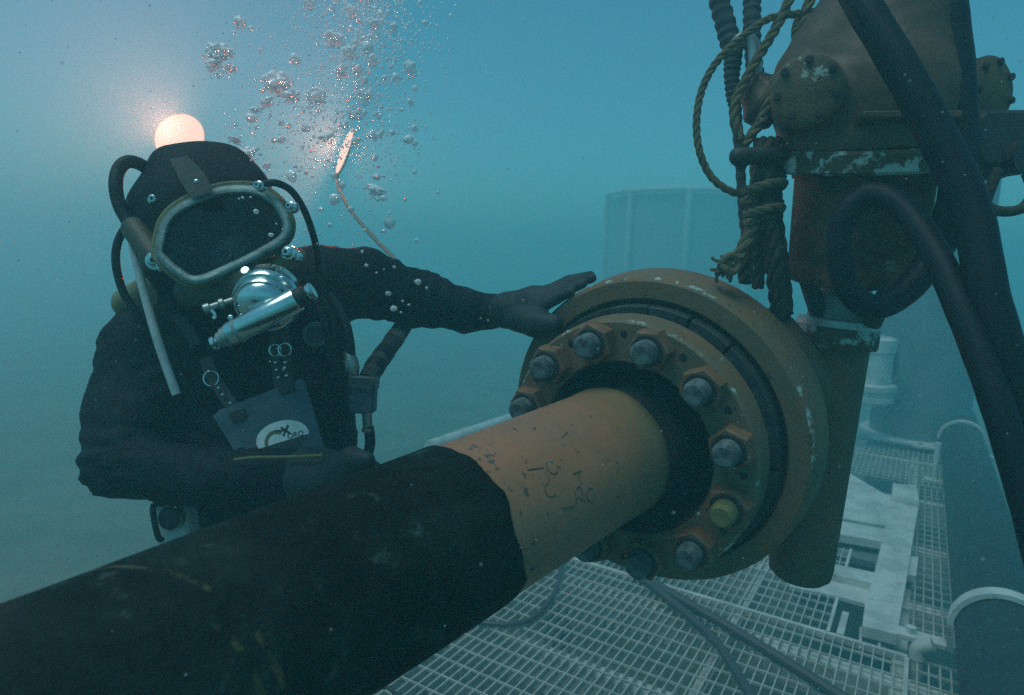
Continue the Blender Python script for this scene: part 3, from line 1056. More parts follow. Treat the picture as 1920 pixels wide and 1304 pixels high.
hose([(1585, -60, 1.02), (1612, 0, 1.0), (1690, 130, .97), (1765, 270, .95), (1822, 400, .93), (1854, 560, .91), (1896, 700, .90), (1940, 840, .90), (1985, 1000, .92), (2060, 1300, .94)], [.0245, .0255, .026, .026],
     'black hose slanting from top of actuator down to the right edge')
hose([(1772, -60, 1.10), (1778, 0, 1.10), (1792, 130, 1.10), (1800, 280, 1.10), (1788, 390, 1.10), (1752, 475, 1.12), (1700, 545, 1.12), (1640, 576, 1.11), (1592, 545, 1.10), (1573, 480, 1.09), (1582, 410, 1.08), (1630, 366, 1.06), (1690, 388, 1.02), (1750, 470, .97), (1810, 600, .92), (1868, 755, .88), (1916, 910, .86), (1955, 1060, .85), (2010, 1300, .85), (2050, 1500, .85)],
     [.027, .028, .027, .022, .020, .0195, .0195, .020, .0205, .0205],
     'black hose making a full loop in front of the rusty cylinder')

# ------------------------------------------------------------------ slings, ropes and tackle left of the actuator
rz = 1.24


def ropepath(pix): return curve([c(q[0], q[1], q[2] if len(q) > 2 else rz) for q in pix], 10)


def ropething(pix, r, mat, label, name='rope', cat='rope'):
    return single(name, MB().rope(ropepath(pix), r), mat, label, cat, 'ropes beside the actuator')


def sling(pix, r, label):
    P = ropepath(pix)
    mb = MB()
    T, U, V = frames(P)
    rr = np.interp(np.linspace(0, 1, len(P)), np.linspace(0, 1, len(r)), r) * (1 + .10 * np.sin(np.arange(len(P)) * 1.9))
    mb.tube(P, rr, 14)
    return single('lifting_sling', mb, M['sling'], label, 'sling', 'dark lifting slings')


sling([(1335, -60, 1.42), (1348, 0, 1.42), (1364, 60, 1.41), (1374, 105, 1.4), (1372, 140, 1.4), (1374, 175, 1.4), (1379, 205, 1.4), (1384, 260, 1.4), (1389, 330, 1.4), (1394, 400, 1.4), (1402, 460, 1.4), (1400, 530, 1.38)], [.020, .021, .021, .018, .015, .014, .011, .010, .010, .012, .012],
      'dark sling leftmost of the tackle, leaning down behind the rope wraps')
sling([(1410, -60, 1.43), (1410, 0, 1.43), (1410, 50, 1.42), (1412, 100, 1.42), (1418, 150, 1.4), (1424, 190, 1.4)], [.017, .018, .018, .017, .017, .016],
      'short dark sling hanging from above behind the tan ropes')
sh = thing('ring_link', 'pale rounded link joining the two dark slings', 'link', w(c(1396, 120, 1.4)))
part('link', MB().tube(curve([c(1376, 100, 1.4), c(1385, 80, 1.38), c(1400, 74, 1.38), (c(1412, 92, 1.38)), c(1414, 130, 1.38), c(1408, 160, 1.38)], 6), .016, 12), M['metal'], sh)
ropething([(1492, -40), (1478, 5), (1452, 58), (1420, 110), (1396, 155), (1380, 188), (1377, 225), (1390, 262)], .0095, M['rope'], 'tan twisted rope slanting down to the top of the bundle')
ropething([(1530, -40), (1517, 5), (1500, 62), (1478, 115), (1452, 155), (1440, 190), (1428, 225), (1408, 255), (1394, 275)], .010, M['rope'], 'second tan rope, passing in front of the orange buoy lump')
ropething([(1530, 22), (1490, 27), (1446, 34), (1415, 52), (1370, 88), (1336, 128), (1314, 176), (1306, 230), (1312, 285), (1332, 330), (1364, 356), (1400, 368)], .0072, M['rope'], 'thin tan rope making a wide loop out to the left')
ropething([(1500, 20, 1.3), (1488, 60, 1.3), (1494, 110, 1.3), (1500, 150, 1.3)], .005, M['rope'], 'thin tan cord hanging between the ropes and orange housing')
lump = sdf(lambda X: ell_d(X, c(1428, 190, 1.27), (.038, .055, .035)) + .003 * np.sin(X[..., 0] * 160) * np.sin(X[..., 1] * 120), [c(1428, 190, 1.27)], .09, .005)
single('buoy_float', lump, M['housing'], 'mottled olive float wedged between ropes and actuator cover', 'float')
bar = sdf(lambda X: smin(cone_d(X, c(1384, 293, 1.2), c(1462, 292, 1.2), .016, .015), cone_d(X, c(1388, 300, 1.2), c(1392, 318, 1.2), .013, .006), .01), [c(1384, 293, 1.2), c(1462, 318, 1.2)], .04, .004)
single('tackle_bar', bar, M['dark'], 'dark rounded bar lashed across the rope bundle', 'tackle')
bz = 1.22
for dx, dz_, lab in ((-13, .0, 'leftmost of three brown ropes running side by side down to the flange'), (1, -.014, 'front brown rope of three running side by side down to the flange'), (14, .004, 'right brown rope of three, nearest the rusty cylinder')):
    ropething([(1438 + dx, 262, bz + .02 + dz_), (1440 + dx, 330, bz + dz_), (1440 + dx, 385, bz + dz_), (1446 + dx * .9, 430, bz + dz_), (1457 + dx * .8, 500, bz + .01 + dz_), (1466 + dx * .7, 592, bz + .05 + dz_)], .0125, M['rope_d'], lab)
ropething([(1418, 280, bz + .02), (1418, 350, bz + .01), (1412, 420, bz), (1400, 450, bz), (1386, 478, bz), (1368, 492, bz)], .0125, M['rope'], 'twisted tan rope with a frayed knotted end')
ropething([(1412, 380, 1.29), (1402, 440, 1.3), (1396, 490, 1.3), (1393, 530, 1.31)], .011, M['rope_d'], 'dark rope strand hanging behind the frayed knot')
ropething([(1424, 370, 1.28), (1424, 440, 1.28), (1424, 500, 1.29), (1420, 540, 1.3)], .012, M['rope_d'], 'dark rope strand beside the thickest brown rope')


def wraps(y, n, tilt, x0, x1, r, label, mat):
    P = []
    cx_ = (x0 + x1) / 2; rx = (x1 - x0) / 2 / F * bz
    o_ = c(cx_, y, bz)
    for k in range(int(n * 24) + 1):
        a = 2 * math.pi * k / 24
        P.append(o_ + np.array([math.cos(a) * rx, k / 24 * r * 2.0 - math.cos(a) * tilt, math.sin(a) * .032]))
    single('rope_lashing', MB().rope(np.array(P), r, n=6), mat, label, 'lashing', 'rope lashings round the bundle')


wraps(340, 1.6, .010, 1397, 1468, .0085, 'upper tan lashing wound round the rope bundle', M['rope'])
wraps(385, 1.6, .008, 1402, 1464, .0078, 'lower tan lashing wound round the rope bundle', M['rope'])
kn = MB()
kc = c(1364, 497, bz)
for i in range(26):
    d = unit(RNG.normal(0, 1, 3) + np.array([-.8, .9, -.2]))
    s_ = kc + RNG.normal(0, .006, 3)
    e_ = s_ + d * RNG.uniform(.012, .03)
    kn.tube(curve([s_, (s_ + e_) / 2 + RNG.normal(0, .003, 3), e_], 3), .0032, 5)
kn.sphere(kc, .016, 14, (1.1, .9, 1))
kn.tube(curve([kc + np.array(q) * .016 for q in ((-1, 0, -.6), (0, -1, -1), (1, 0, -.6), (.2, 1, -1), (-1, 0, -.6))], 6), .006, 8)
single('rope_knot', kn, M['rope'], 'frayed tan knot at a rope end above the flange', 'knot', 'ropes beside the actuator')

# ------------------------------------------------------------------ diver
diver = thing('person', 'diver in black suit and gloves resting a hand on the flange', 'person', w(c(430, 1010, 1.42)) * np.array([1, 1, 0]))
sh_r, el_r, wr_r = c(276, 664, 1.37), c(228, 872, 1.26), c(600, 895, 1.16)
sh_l, el_l, wr_l = c(585, 535, 1.44), c(770, 552, 1.56), fl(948, 584, .155)
hipL, hipR = c(440, 990, 1.44), c(575, 985, 1.46)


def floor_pt(p, dx, dy, z):
    q = w(p); q = np.array([q[0] + dx, q[1] + dy, z]); return (q - CAM) @ RW


kneeL, footL = floor_pt(hipL, -.02, -.02, .50), floor_pt(hipL, -.05, .05, .09)
kneeR, footR = floor_pt(hipR, .05, -.02, .50), floor_pt(hipR, .08, .06, .09)
toeL, toeR = floor_pt(footL, -.05, -.16, .06), floor_pt(footR, .05, -.16, .06)


def body(X):
    d = cone_d(X, c(400, 610, 1.42), c(480, 850, 1.45), .135, .135)
    for a, b, ra, rb, k in (
            (c(330, 650, 1.40), c(405, 860, 1.43), .105, .105, .05),
            (c(560, 600, 1.44), c(588, 850, 1.46), .096, .094, .05),
            (c(480, 850, 1.45), c(505, 980, 1.45), .14, .15, .05),
            (c(400, 545, 1.36), c(400, 600, 1.40), .085, .10, .06),
            (sh_r, c(245, 770, 1.32), .088, .080, .05),
            (c(245, 770, 1.32), el_r, .080, .064, .03),
            (el_r, c(400, 892, 1.20), .062, .052, .02),
            (c(400, 892, 1.20), wr_r, .052, .044, .02),
            (c(430, 600, 1.42), sh_l, .10, .078, .05),
            (sh_l, c(690, 530, 1.50), .078, .070, .04),
            (c(690, 530, 1.50), c(790, 564, 1.56), .070, .064, .03),
            (c(790, 564, 1.56), c(872, 580, 1.56), .064, .050, .02),
            (c(872, 580, 1.56), c(925, 584, 1.56), .048, .041, .02),
            (c(925, 584, 1.56), wr_l, .034, .032, .004),
            (hipL, kneeL, .105, .075, .04), (kneeL, footL, .072, .055, .03), (footL, toeL, .06, .045, .02),
            (hipR, kneeR, .105, .075, .04), (kneeR, footR, .072, .055, .03), (footR, toeR, .06, .045, .02)):
        d = smin(d, cone_d(X, a, b, ra, rb), k)
    x, y, z = X[..., 0], X[..., 1], X[..., 2]
    d = d + .0030 * np.sin(x * 55 + 14 * np.sin(y * 17)) * np.sin(y * 75 + z * 40 + 3 * np.sin(x * 21)) + .003 * np.sin(y * 31 + x * 22 + z * 13)
    for q, ax_, k_ in ((el_r, unit(el_r - sh_r), .10), (c(430, 890, 1.19), unit(wr_r - el_r), .09), (c(770, 560, 1.56), unit(wr_l - sh_l), .10), (c(620, 535, 1.46), unit(wr_l - sh_l), .07), (c(420, 880, 1.4), np.array([0, 1., 0]), .12), (c(300, 660, 1.36), np.array([.5, .8, 0]), .08)):
        D_ = X - np.asarray(q, np.float32)
        g_ = np.exp(-(D_ * D_).sum(-1) / (k_ * k_))
        s_ = D_ @ np.asarray(ax_, np.float32)
        d = d + .0075 * g_ * np.sin(s_ * 190 + 2.2 * np.sin(D_[..., 0] * 30 + D_[..., 1] * 24))
    return d


allp = [sh_r, el_r, wr_r, sh_l, wr_l, toeL, toeR, footL, footR, c(400, 520, 1.36), c(150, 800, 1.3), hipL]
part('body', sdf(body, allp, .14, .0105), M['neo'], diver, 'cam', True, 0, recalc=False)


def hand_l(X):
    d = cone_d(X, wr_l, fl(1000, 566, .165), .037, .035)
    k = .012
    kn_ = [fl(1030, 546, .175), fl(1026, 556, .165), fl(1020, 566, .155), fl(1012, 577, .145)]
    for q in kn_: d = smin(d, cone_d(X, fl(985, 574, .16), q, .026, .015), .014)
    mid = [fl(1066, 527, .20), fl(1068, 534, .19), fl(1058, 546, .175), fl(1044, 560, .16)]
    tip = [fl(1107, 517, .215), fl(1110, 522, .19), fl(1092, 533, .178), fl(1070, 548, .16)]
    for a, b, t in zip(kn_, mid, tip):
        d = smin(d, cone_d(X, a, b, .0140, .0122), .0025)
        d = smin(d, cone_d(X, b, t, .0120, .0098), .0025)
    t0, t1, t2 = fl(968, 596, .14), fl(1005, 606, .128), fl(1040, 606, .125)
    d = smin(d, cone_d(X, t0, t1, .030, .030), .012)
    d = smin(d, cone_d(X, t1, t2, .029, .018), .01)
    d = smin(d, cone_d(X, fl(952, 582, .155), fl(966, 580, .155), .0415, .0405), .004)
    return d


part('glove', sdf(hand_l, [wr_l, fl(1115, 515, .2), fl(1000, 625, .12), fl(960, 560, .2)], .06, .0034), M['glove'], diver, 'cam', True, 0, recalc=False)


def hand_r(X):
    d = cone_d(X, wr_r, c(645, 892, 1.13), .042, .040)
    K = [c(655, 875, 1.10), c(664, 887, 1.10), c(668, 900, 1.11), c(664, 913, 1.12)]
    T_ = [c(700, 880, 1.09), c(712, 894, 1.09), c(712, 910, 1.10), c(700, 925, 1.11)]
    E_ = [c(722, 900, 1.09), c(736, 918, 1.10), c(732, 932, 1.11), c(716, 944, 1.12)]
    for a, b, e in zip(K, T_, E_):
        d = smin(d, cone_d(X, c(635, 893, 1.13), a, .03, .017), .012)
        d = smin(d, cone_d(X, a, b, .0155, .0135), .004)
        d = smin(d, cone_d(X, b, e, .013, .011), .004)
    d = smin(d, cone_d(X, c(625, 880, 1.12), c(660, 858, 1.09), .024, .018), .01)
    d = smin(d, cone_d(X, c(660, 858, 1.09), c(688, 862, 1.08), .017, .013), .006)
    d = smin(d, cone_d(X, c(585, 893, 1.16), c(600, 893, 1.155), .052, .050), .006)
    return d


part('glove', sdf(hand_r, [wr_r, c(740, 950, 1.1), c(640, 850, 1.1)], .07, .0045), M['glove'], diver, 'cam', True, 0, recalc=False)
part('cuff_trim', MB().tube(curve([c(440, 862, 1.135), c(480, 858, 1.125), (c(540, 857, 1.115)), c(605, 854, 1.10)], 6), .0026, 8), M['olive'], diver)


def hood(X):
    d = ell_d(X, c(392, 412, 1.30), (.130, .134, .125))
    d = smin(d, cone_d(X, c(322, 312, 1.28), c(372, 308, 1.27), .036, .034), .04)
    d = smin(d, cone_d(X, c(425, 322, 1.29), c(466, 350, 1.27), .048, .036), .03)
    d = smin(d, cone_d(X, c(395, 470, 1.34), c(400, 580, 1.39), .10, .105), .05)
    d = smin(d, cone_d(X, c(300, 400, 1.28), c(320, 480, 1.27), .05, .05), .05)
    return d


part('hood', sdf(hood, [c(392, 250, 1.3), c(250, 400, 1.3), c(540, 400, 1.3), c(400, 590, 1.45), c(400, 400, 1.13)], .05, .006), M['neo'], diver, 'cam', True, 0, recalc=False)
part('shoulder_pad', sdf(lambda X: smin(cone_d(X, c(242, 568, 1.34), c(290, 545, 1.32), .032, .034), cone_d(X, c(290, 545, 1.32), c(330, 600, 1.29), .026, .012), .02), [c(238, 565, 1.34), c(335, 605, 1.29), c(305, 540, 1.33)], .06, .005), M['yellow'], diver, 'cam', True, 0, recalc=False)
em = c(592, 628, 1.325)
emn = unit([.15, .05, -1])
part('emblem', MB().lathe([(.001, -.002), (.016, -.002), (.017, 0), (.017, .03), (.001, .03)], em, -emn, 24), M['web'], diver)
part('emblem_ring', MB().lathe([(.017, -.004), (.024, -.004), (.026, -.001), (.026, .02), (.017, .02)], em, -emn, 28, closed=True), M['plate'], diver)


# harness straps with buckles


def strap_ribbon(pts, wd, th, side):
    P = curve(pts, 8)
    T, _, _ = frames(P)
    rings = []
    for p, t in zip(P, T):
        s = unit(np.asarray(side) - (np.asarray(side) @ t) * t); nn = np.cross(t, s)
        rings.append(np.array([p + s * wd + nn * th, p - s * wd + nn * th, p - s * wd - nn * th, p + s * wd - nn * th]))
    return MB().loft(rings, True, True)


def add_strap(pts, wd, rivets, parent=diver):
    s_ = part('harness_strap', strap_ribbon([c(*q) for q in pts], wd, .0018, (1, .3, 0)), M['web'], parent, 'cam', True, 30)
    for q in rivets:
        part('rivet', MB().sphere(c(*q), .0036, 10), M['chrome'], s_)
    return s_


s1 = add_strap([(385, 672, 1.24), (398, 705, 1.225), (422, 742, 1.21), (450, 782, 1.20)], .011, [(410, 728, 1.205), (418, 740, 1.20), (432, 756, 1.195), (436, 762, 1.195)])
s2 = add_strap([(514, 618, 1.20), (516, 650, 1.21), (519, 690, 1.21), (525, 738, 1.20)], .0085, [(517, 680, 1.20), (519, 694, 1.20), (522, 708, 1.195)])
s3 = add_strap([(532, 612, 1.20), (535, 650, 1.21), (539, 690, 1.21), (545, 740, 1.20)], .0085, [(535, 680, 1.20), (534, 690, 1.20), (537, 705, 1.195)])
for (px, py, z, r_) in ((396, 710, 1.215, .0125), (516, 657, 1.20, .0095), (534, 656, 1.20, .0105)):
    o_ = c(px, py, z)
    P = np.array([o_ + np.array([math.cos(a) * r_, math.sin(a) * r_ * 1.1, .003 * math.cos(a)]) for a in np.arange(20) * 2 * math.pi / 20])
    part('buckle_ring', MB().tube(P, .0017, 7, closed=True), M['chrome'], {396: s1, 516: s2, 534: s3}[px])
part('collar_strap', strap_ribbon([c(330, 590, 1.27), c(352, 620, 1.255), c(368, 650, 1.25)], .010, .002, (1, .3, 0)), M['web'], diver)

# ------------------------------------------------------------------ diving mask (rim outline measured at its front plane)
MZ = 1.135
mask = thing('diving_mask', 'oval faceplate diving mask with pale rim strapped on the diver', 'mask', w(c(420, 560, MZ)))
OUT = [(290.5, 477), (294, 444), (302.5, 415), (322, 391), (355, 371), (401, 353), (442, 347), (486, 351), (521, 372), (541, 402), (547, 429), (534, 455), (486, 485), (421, 516), (377, 533), (350, 531), (324, 514), (306, 498)]
oc = curve([(*q, 0) for q in OUT], 5, closed=True)[:, :2]
ctr = oc.mean(0)
TILT = .10


def mp(q, dz=0.0, s=1.0):
    q = ctr + (np.asarray(q) - ctr) * s
    z = MZ + .00008 * (q[:, 0] - ctr[0]) - .00022 * (q[:, 1] - ctr[1]) + dz
    return np.stack([(q[:, 0] - CX) / F * z, (q[:, 1] - CY) / F * z, z], 1)


def inset(q, d):
    """move the outline inwards by d pixels"""
    n_ = len(q)
    out = []
    for i in range(n_):
        t = unit(q[(i + 1) % n_] - q[i - 1])
        nn = np.array([-t[1], t[0]])
        if (ctr - q[i]) @ nn < 0: nn = -nn
        out.append(q[i] + nn * d)
    return np.array(out)


rimm = MB().loft([mp(oc, .022), mp(oc, .004), mp(inset(oc, 2), .0), mp(inset(oc, 7), -.003), mp(inset(oc, 13), -.002), mp(inset(oc, 17), .003), mp(inset(oc, 18), .016)])
part('rim', rimm, M['rim'], mask, 'cam', True, 50)
shell = MB().loft([mp(inset(oc, 6), .012), mp(inset(oc, -5), .010), mp(inset(oc, -8), .016), mp(inset(oc, -8), .030), mp(inset(oc, -2), .055), mp(inset(oc, 8), .09)])
part('shell', shell, M['yellow'], mask, 'cam', True, 40)
lining = MB().loft([mp(inset(oc, 17.5), .008), mp(inset(oc, 19), .06), mp(inset(oc, 30), .10), mp(inset(oc, 55), .11)], cap1=True)
part('lining', lining, M['lining'], mask, 'cam', True, 60)
gl_o = inset(oc, 16.5)
part('faceplate', MB().loft([mp(gl_o, .0055), mp(gl_o, .0105)], True, True), M['glass'], mask, 'cam', False)
nb = part('nose_block', MB().lathe([(.001, 0), (.006, 0), (.006, .004), (.010, .004), (.012, 0), (.0155, 0), (.0165, .004), (.0165, .03), (.001, .03)], c(443, 466, MZ + .028), (.1, -.1, 1), 28), M['pale'], mask)
part('nose_rod', MB().tube(np.array([c(365, 490, MZ + .03), c(436, 476, MZ + .03)]), .0022, 8), M['plate'], nb)
part('oral_mask', sdf(lambda X: smin(ell_d(X, c(440, 486, MZ + .075), (.042, .040, .045)), ell_d(X, c(443, 466, MZ + .055), (.020, .020, .03)), .02), [c(440, 486, MZ + .075)], .06, .005), M['pale'], mask, 'cam', True, 0, recalc=False)
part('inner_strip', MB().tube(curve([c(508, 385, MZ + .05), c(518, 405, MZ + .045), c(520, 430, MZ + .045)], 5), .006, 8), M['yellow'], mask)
# strap tab over the brow, studs and screws
tab = MB().loft([np.array([c(318, 298, 1.19), c(352, 292, 1.185), c(352, 292, 1.192), c(318, 298, 1.198)]),
                 np.array([c(335, 335, 1.155), c(383, 325, 1.15), c(383, 325, 1.157), c(335, 335, 1.162)]),
                 np.array([c(352, 362, 1.128), c(396, 350, 1.125), c(396, 350, 1.134), c(352, 362, 1.137)]),
                 np.array([c(360, 372, 1.122), c(398, 360, 1.120), c(398, 360, 1.130), c(360, 372, 1.132)])], True, True)
tb = part('strap_tab', tab, M['web'], mask, 'cam', True, 40)
part('rivet', MB().sphere(c(369, 341, 1.142), .0052, 14), M['chrome'], tb)
for (px, py, z, r_, lab) in ((289, 375, 1.19, .0085, None), (291, 489, 1.15, .013, None), (303, 500, 1.14, .007, None), (546, 388, 1.14, .0075, None), (486, 349, 1.13, .007, None), (541, 474, 1.14, .010, None), (552, 480, 1.15, .008, None), (262, 462, 1.20, .008, None)):
    o_ = c(px, py, z)
    k_ = part('mask_screw', MB().lathe([(.001, -.012), (r_ * .6, -.012), (r_ * .85, -.010), (r_ * .9, -.003), (r_ * 1.25, -.002), (r_ * 1.25, .012), (.001, .012)], o_, unit([.1 * (px - 420) / 100, 0, .9]), 16), M['chrome'], mask)
    part('screw_slot', MB().lathe([(.001, -.0128), (r_ * .35, -.0128), (r_ * .35, -.008), (.001, -.008)], o_, unit([.1 * (px - 420) / 100, 0, .9]), 12), M['dark'], k_)
part('strap_stud', MB().tube(curve([c(546, 386, 1.14), c(556, 384, 1.14), c(553, 394, 1.14)], 5), .004, 8), M['metal'], mask)
part('side_block', sdf(lambda X: smin(cone_d(X, c(252, 430, 1.20), c(290, 482, 1.17), .022, .02), cone_d(X, c(268, 470, 1.19), c(280, 500, 1.18), .014, .012), .012), [c(250, 425, 1.2), c(292, 505, 1.17)], .04, .004), M['glassfibre'], mask, 'cam', True, 0, recalc=False)
part('exhaust_wing', sdf(lambda X: smin(cone_d(X, c(535, 478, 1.17), c(562, 480, 1.19), .016, .012), cone_d(X, c(520, 505, 1.17), c(550, 492, 1.19), .018, .012), .015), [c(515, 500, 1.17), c(565, 475, 1.19)], .04, .004), M['yellow'], mask, 'cam', True, 0, recalc=False)
# chin frame that carries the regulator
part('chin_frame', sdf(lambda X: smin(cone_d(X, c(360, 545, 1.19), c(470, 530, 1.17), .03, .04), cone_d(X, c(470, 530, 1.17), c(540, 500, 1.19), .04, .02), .03), [c(350, 560, 1.2), c(545, 490, 1.17)], .07, .006), M['glassfibre'], mask, 'cam', True, 0, recalc=False)


# regulator: domed chrome body with a chrome cross tube
rgn = unit([.05, .60, -.80])
ro_ = c(497, 570, 1.085)
reg = part('regulator', MB().lathe([(.001, -.030), (.016, -.030), (.030, -.026), (.0405, -.016), (.044, -.008), (.0475, -.008), (.049, -.004), (.049, .004), (.053, .006), (.0545, .010), (.0545, .018), (.050, .024), (.046, .05), (.001, .05)], ro_, -rgn, 56), M['chrome'], mask, 'cam', True, 30)
ta, tb_ = c(434, 627, 1.035), c(556, 562, 1.035)
tax = unit(tb_ - ta); TL = np.linalg.norm(tb_ - ta)
part('cross_tube', MB().lathe([(.001, -.002), (.0185, -.002), (.0195, 0), (.0195, TL), (.0185, TL + .002), (.001, TL + .002)], ta, tax, 40), M['chrome'], reg)
part('tube_collar', MB().lathe([(.0196, .010), (.0206, .011), (.0206, .014), (.0196, .015)], ta, tax, 40, closed=True), M['metal'], reg)
part('end_cap', MB().lathe([(.001, -.022), (.011, -.022), (.013, -.020), (.013, -.014), (.0165, -.012), (.0165, -.002), (.001, -.002)], ta, tax, 28), M['metal'], reg)
part('end_cap', MB().lathe([(.001, -.034), (.009, -.034), (.0115, -.032), (.0115, -.027), (.008, -.025), (.008, -.021), (.001, -.021)], ta, tax, 24), M['chrome'], reg)
part('end_cap', MB().lathe([(.001, TL + .002), (.016, TL + .003), (.016, TL + .014), (.010, TL + .018), (.010, TL + .021), (.001, TL + .021)], ta, tax, 28), M['dark'], reg)
part('end_cap', MB().lathe([(.001, TL + .021), (.013, TL + .021), (.0145, TL + .024), (.0145, TL + .028), (.012, TL + .030), (.001, TL + .030)], ta, tax, 28), M['chrome'], reg)
part('top_knob', MB().lathe([(.001, -.012), (.0065, -.012), (.0075, -.010), (.0075, .004), (.004, .006), (.004, .03)], c(465, 514, 1.075), unit([.1, .5, 1]), 16), M['chrome'], reg)
for (px, py, r_) in ((528, 523, .005), (432, 596, .005), (453, 592, .004), (536, 549, .004)):
    part('reg_screw', MB().sphere(c(px, py, 1.068), r_, 12, (1, 1, .6)), M['chrome'], reg)
vk = part('valve_knob', MB().lathe([(.001, -.014), (.0075, -.014), (.009, -.012), (.009, -.004), (.006, -.002), (.006, .010), (.009, .012), (.009, .018), (.005, .02), (.005, .06), (.001, .06)], c(398, 576, 1.08), unit([.9, -.38, .35]), 18), M['metal'], mask)
part('valve_lever', MB().tube(curve([c(396, 582, 1.075), c(403, 590, 1.072), (c(400, 598, 1.07))], 4), .003, 8), M['chrome'], vk)

# hoses on the mask: things of their own
HG = 'diver hoses'


def dhose(pix, r, label, mat='rubber', name='hose', cat='hose'):
    return single(name, MB().tube(curve([c(*q) for q in pix], 8), r, 14), M[mat], label, cat, HG)


dhose([(285, 325, 1.27), (262, 308, 1.24), (238, 304, 1.22), (222, 320, 1.21), (217, 350, 1.20), (224, 385, 1.20), (240, 415, 1.20), (262, 448, 1.19), (280, 470, 1.18)], .0118, 'thick grey black hose arching off the left side of the hood')
dhose([(252, 415, 1.24), (232, 432, 1.25), (219, 462, 1.25), (218, 500, 1.25), (230, 545, 1.26), (250, 580, 1.27), (272, 620, 1.28)], .0075, 'thinner black hose bowing left beside the pale tube')
dhose([(240, 418, 1.22), (252, 470, 1.21), (268, 540, 1.20), (290, 620, 1.19), (310, 682, 1.19), (331, 740, 1.19)], .0078, 'straight pale grey tube hanging down from the mask over the chest', 'tubegrey', 'pale_tube', 'tube')
dhose([(490, 348, 1.15), (515, 343, 1.15), (545, 357, 1.17), (568, 390, 1.19), (584, 430, 1.22), (595, 475, 1.26), (598, 510, 1.30)], .0062, 'thin black hose curving from the mask top to the raised shoulder')
dhose([(590, 560, 1.34), (605, 600, 1.33), (614, 640, 1.33), (622, 690, 1.34), (640, 740, 1.36)], .0085, 'black hose close against the chest right of the emblem')
dhose([(600, 560, 1.36), (620, 590, 1.36), (628, 640, 1.36), (627, 680, 1.36), (640, 720, 1.38)], .0085, 'middle black hose hanging from the armpit')
mani = thing('gas_manifold', 'grey hose manifold block hanging beside the chest', 'manifold', w(c(682, 775, 1.36)))
part('block', MB().box(c(682, 740, 1.36), (.025, .038, .022), ax=np.array([unit([1, .06, 0]), unit([-.06, 1, 0]), [0, 0, 1]]), bev=.006), M['plate'], mani)
part('block_cap', MB().box(c(682, 718, 1.358), (.028, .014, .025), ax=np.array([unit([1, .06, 0]), unit([-.06, 1, 0]), [0, 0, 1]]), bev=.004), M['rubber_g'], mani)
part('fitting', MB().lathe([(.001, -.03), (.010, -.03), (.0125, -.02), (.0165, -.008), (.0165, .008), (.0125, .02), (.010, .03), (.010, .06), (.001, .06)], c(658, 685, 1.36), unit([.2, 1, 0]), 20), M['metal'], mani)
part('outlet', MB().lathe([(.001, 0), (.010, 0), (.010, .03), (.0125, .032), (.0125, .038), (.001, .038)], c(688, 775, 1.36), unit([.05, 1, 0]), 18), M['metal'], mani)
dhose([(618, 555, 1.38), (640, 590, 1.37), (652, 630, 1.36), (657, 672, 1.36)], .0115, 'black hose running into the top left of the manifold')
dhose([(691, 800, 1.36), (694, 830, 1.36), (688, 858, 1.37), (676, 885, 1.38), (660, 920, 1.40)], .0105, 'short black hose dropping from the manifold bottom')
umb = thing('umbilical', 'taped pale umbilical slanting from the manifold up behind the arm', 'umbilical', w(c(695, 705, 1.4)))
UP_ = curve([c(690, 712, 1.385), c(705, 685, 1.41), c(730, 650, 1.47), c(757, 610, 1.56), c(785, 560, 1.72)], 8)
part('sheath', MB().tube(UP_, .0205, 16), M['web'], umb)
for i, j in ((6, 10), (11, 15), (18, 21)):
    part('tape_band', MB().tube(UP_[i:j], .0218, 16), M['rubber'] if i != 18 else M['tape'], umb)
part('tail', MB().tube(curve([c(785, 560, 1.72), c(742, 490, 2.0), c(695, 440, 2.4), c(655, 392, 2.85), c(634, 350, 3.15), c(633, 326, 3.2)], 8), .0075, 10), M['tape'], umb)
part('strand', MB().tube(UP_[2:24] + np.array([-.014, .004, -.008]), .004, 8), M['tape'], umb)

# ------------------------------------------------------------------ slate plate on the chest
PZ = 1.175
plt = thing('chest_plate', 'grey plate with white oval emblem hanging from the chest straps', 'plate', w(c(520, 860, PZ)))
pl = [c(400, 781, PZ + .012), c(410, 770, PZ + .012), c(560, 712, PZ + .008), c(569, 712, PZ + .008), c(612, 858, PZ - .01), c(606, 866, PZ - .01), c(462, 872, PZ - .006), c(450, 866, PZ - .005)]
pn = unit(np.cross(pl[3] - pl[0], pl[5] - pl[0]))
if pn[2] > 0: pn = -pn
oc0 = np.mean(pl, 0)
pl = [p - ((p - oc0) @ pn) * pn for p in pl]
part('plate', MB().prism(pl, -pn * .007), M['plate'], plt, 'cam', False)


def onplate(px, py, lift):
    d = ray(px, py); return d * ((oc0 @ pn) / (d @ pn)) + pn * lift


for (px, py, tl) in ((448, 779, .35), (538, 727, .2)):
    o_ = onplate(px, py, .003)
    part('clip', MB().box(o_, (.014, .010, .004), ax=np.array([unit([1, -.4, 0]), unit([.4, 1, 0]), [0, 0, 1]]), bev=.002), M['dark'], plt)
xr = unit(onplate(581, 811, 0) - onplate(480, 833, 0)); yr = np.cross(pn, xr)
if yr[1] < 0: yr = -yr
so = onplate(530, 821, 0)


def flat(pts2, lift, th=.0006):
    P = [so + xr * x + yr * y + pn * lift for x, y in pts2]
    return MB().prism(P, -pn * th)


def ellp(rx, ry, a0=0, a1=2 * math.pi, n=40, cx=0, cy=0):
    return [(cx + rx * math.cos(a0 + (a1 - a0) * k / n), cy + ry * math.sin(a0 + (a1 - a0) * k / n)) for k in range(n + (0 if abs(a1 - a0) > 6.2 else 1))]


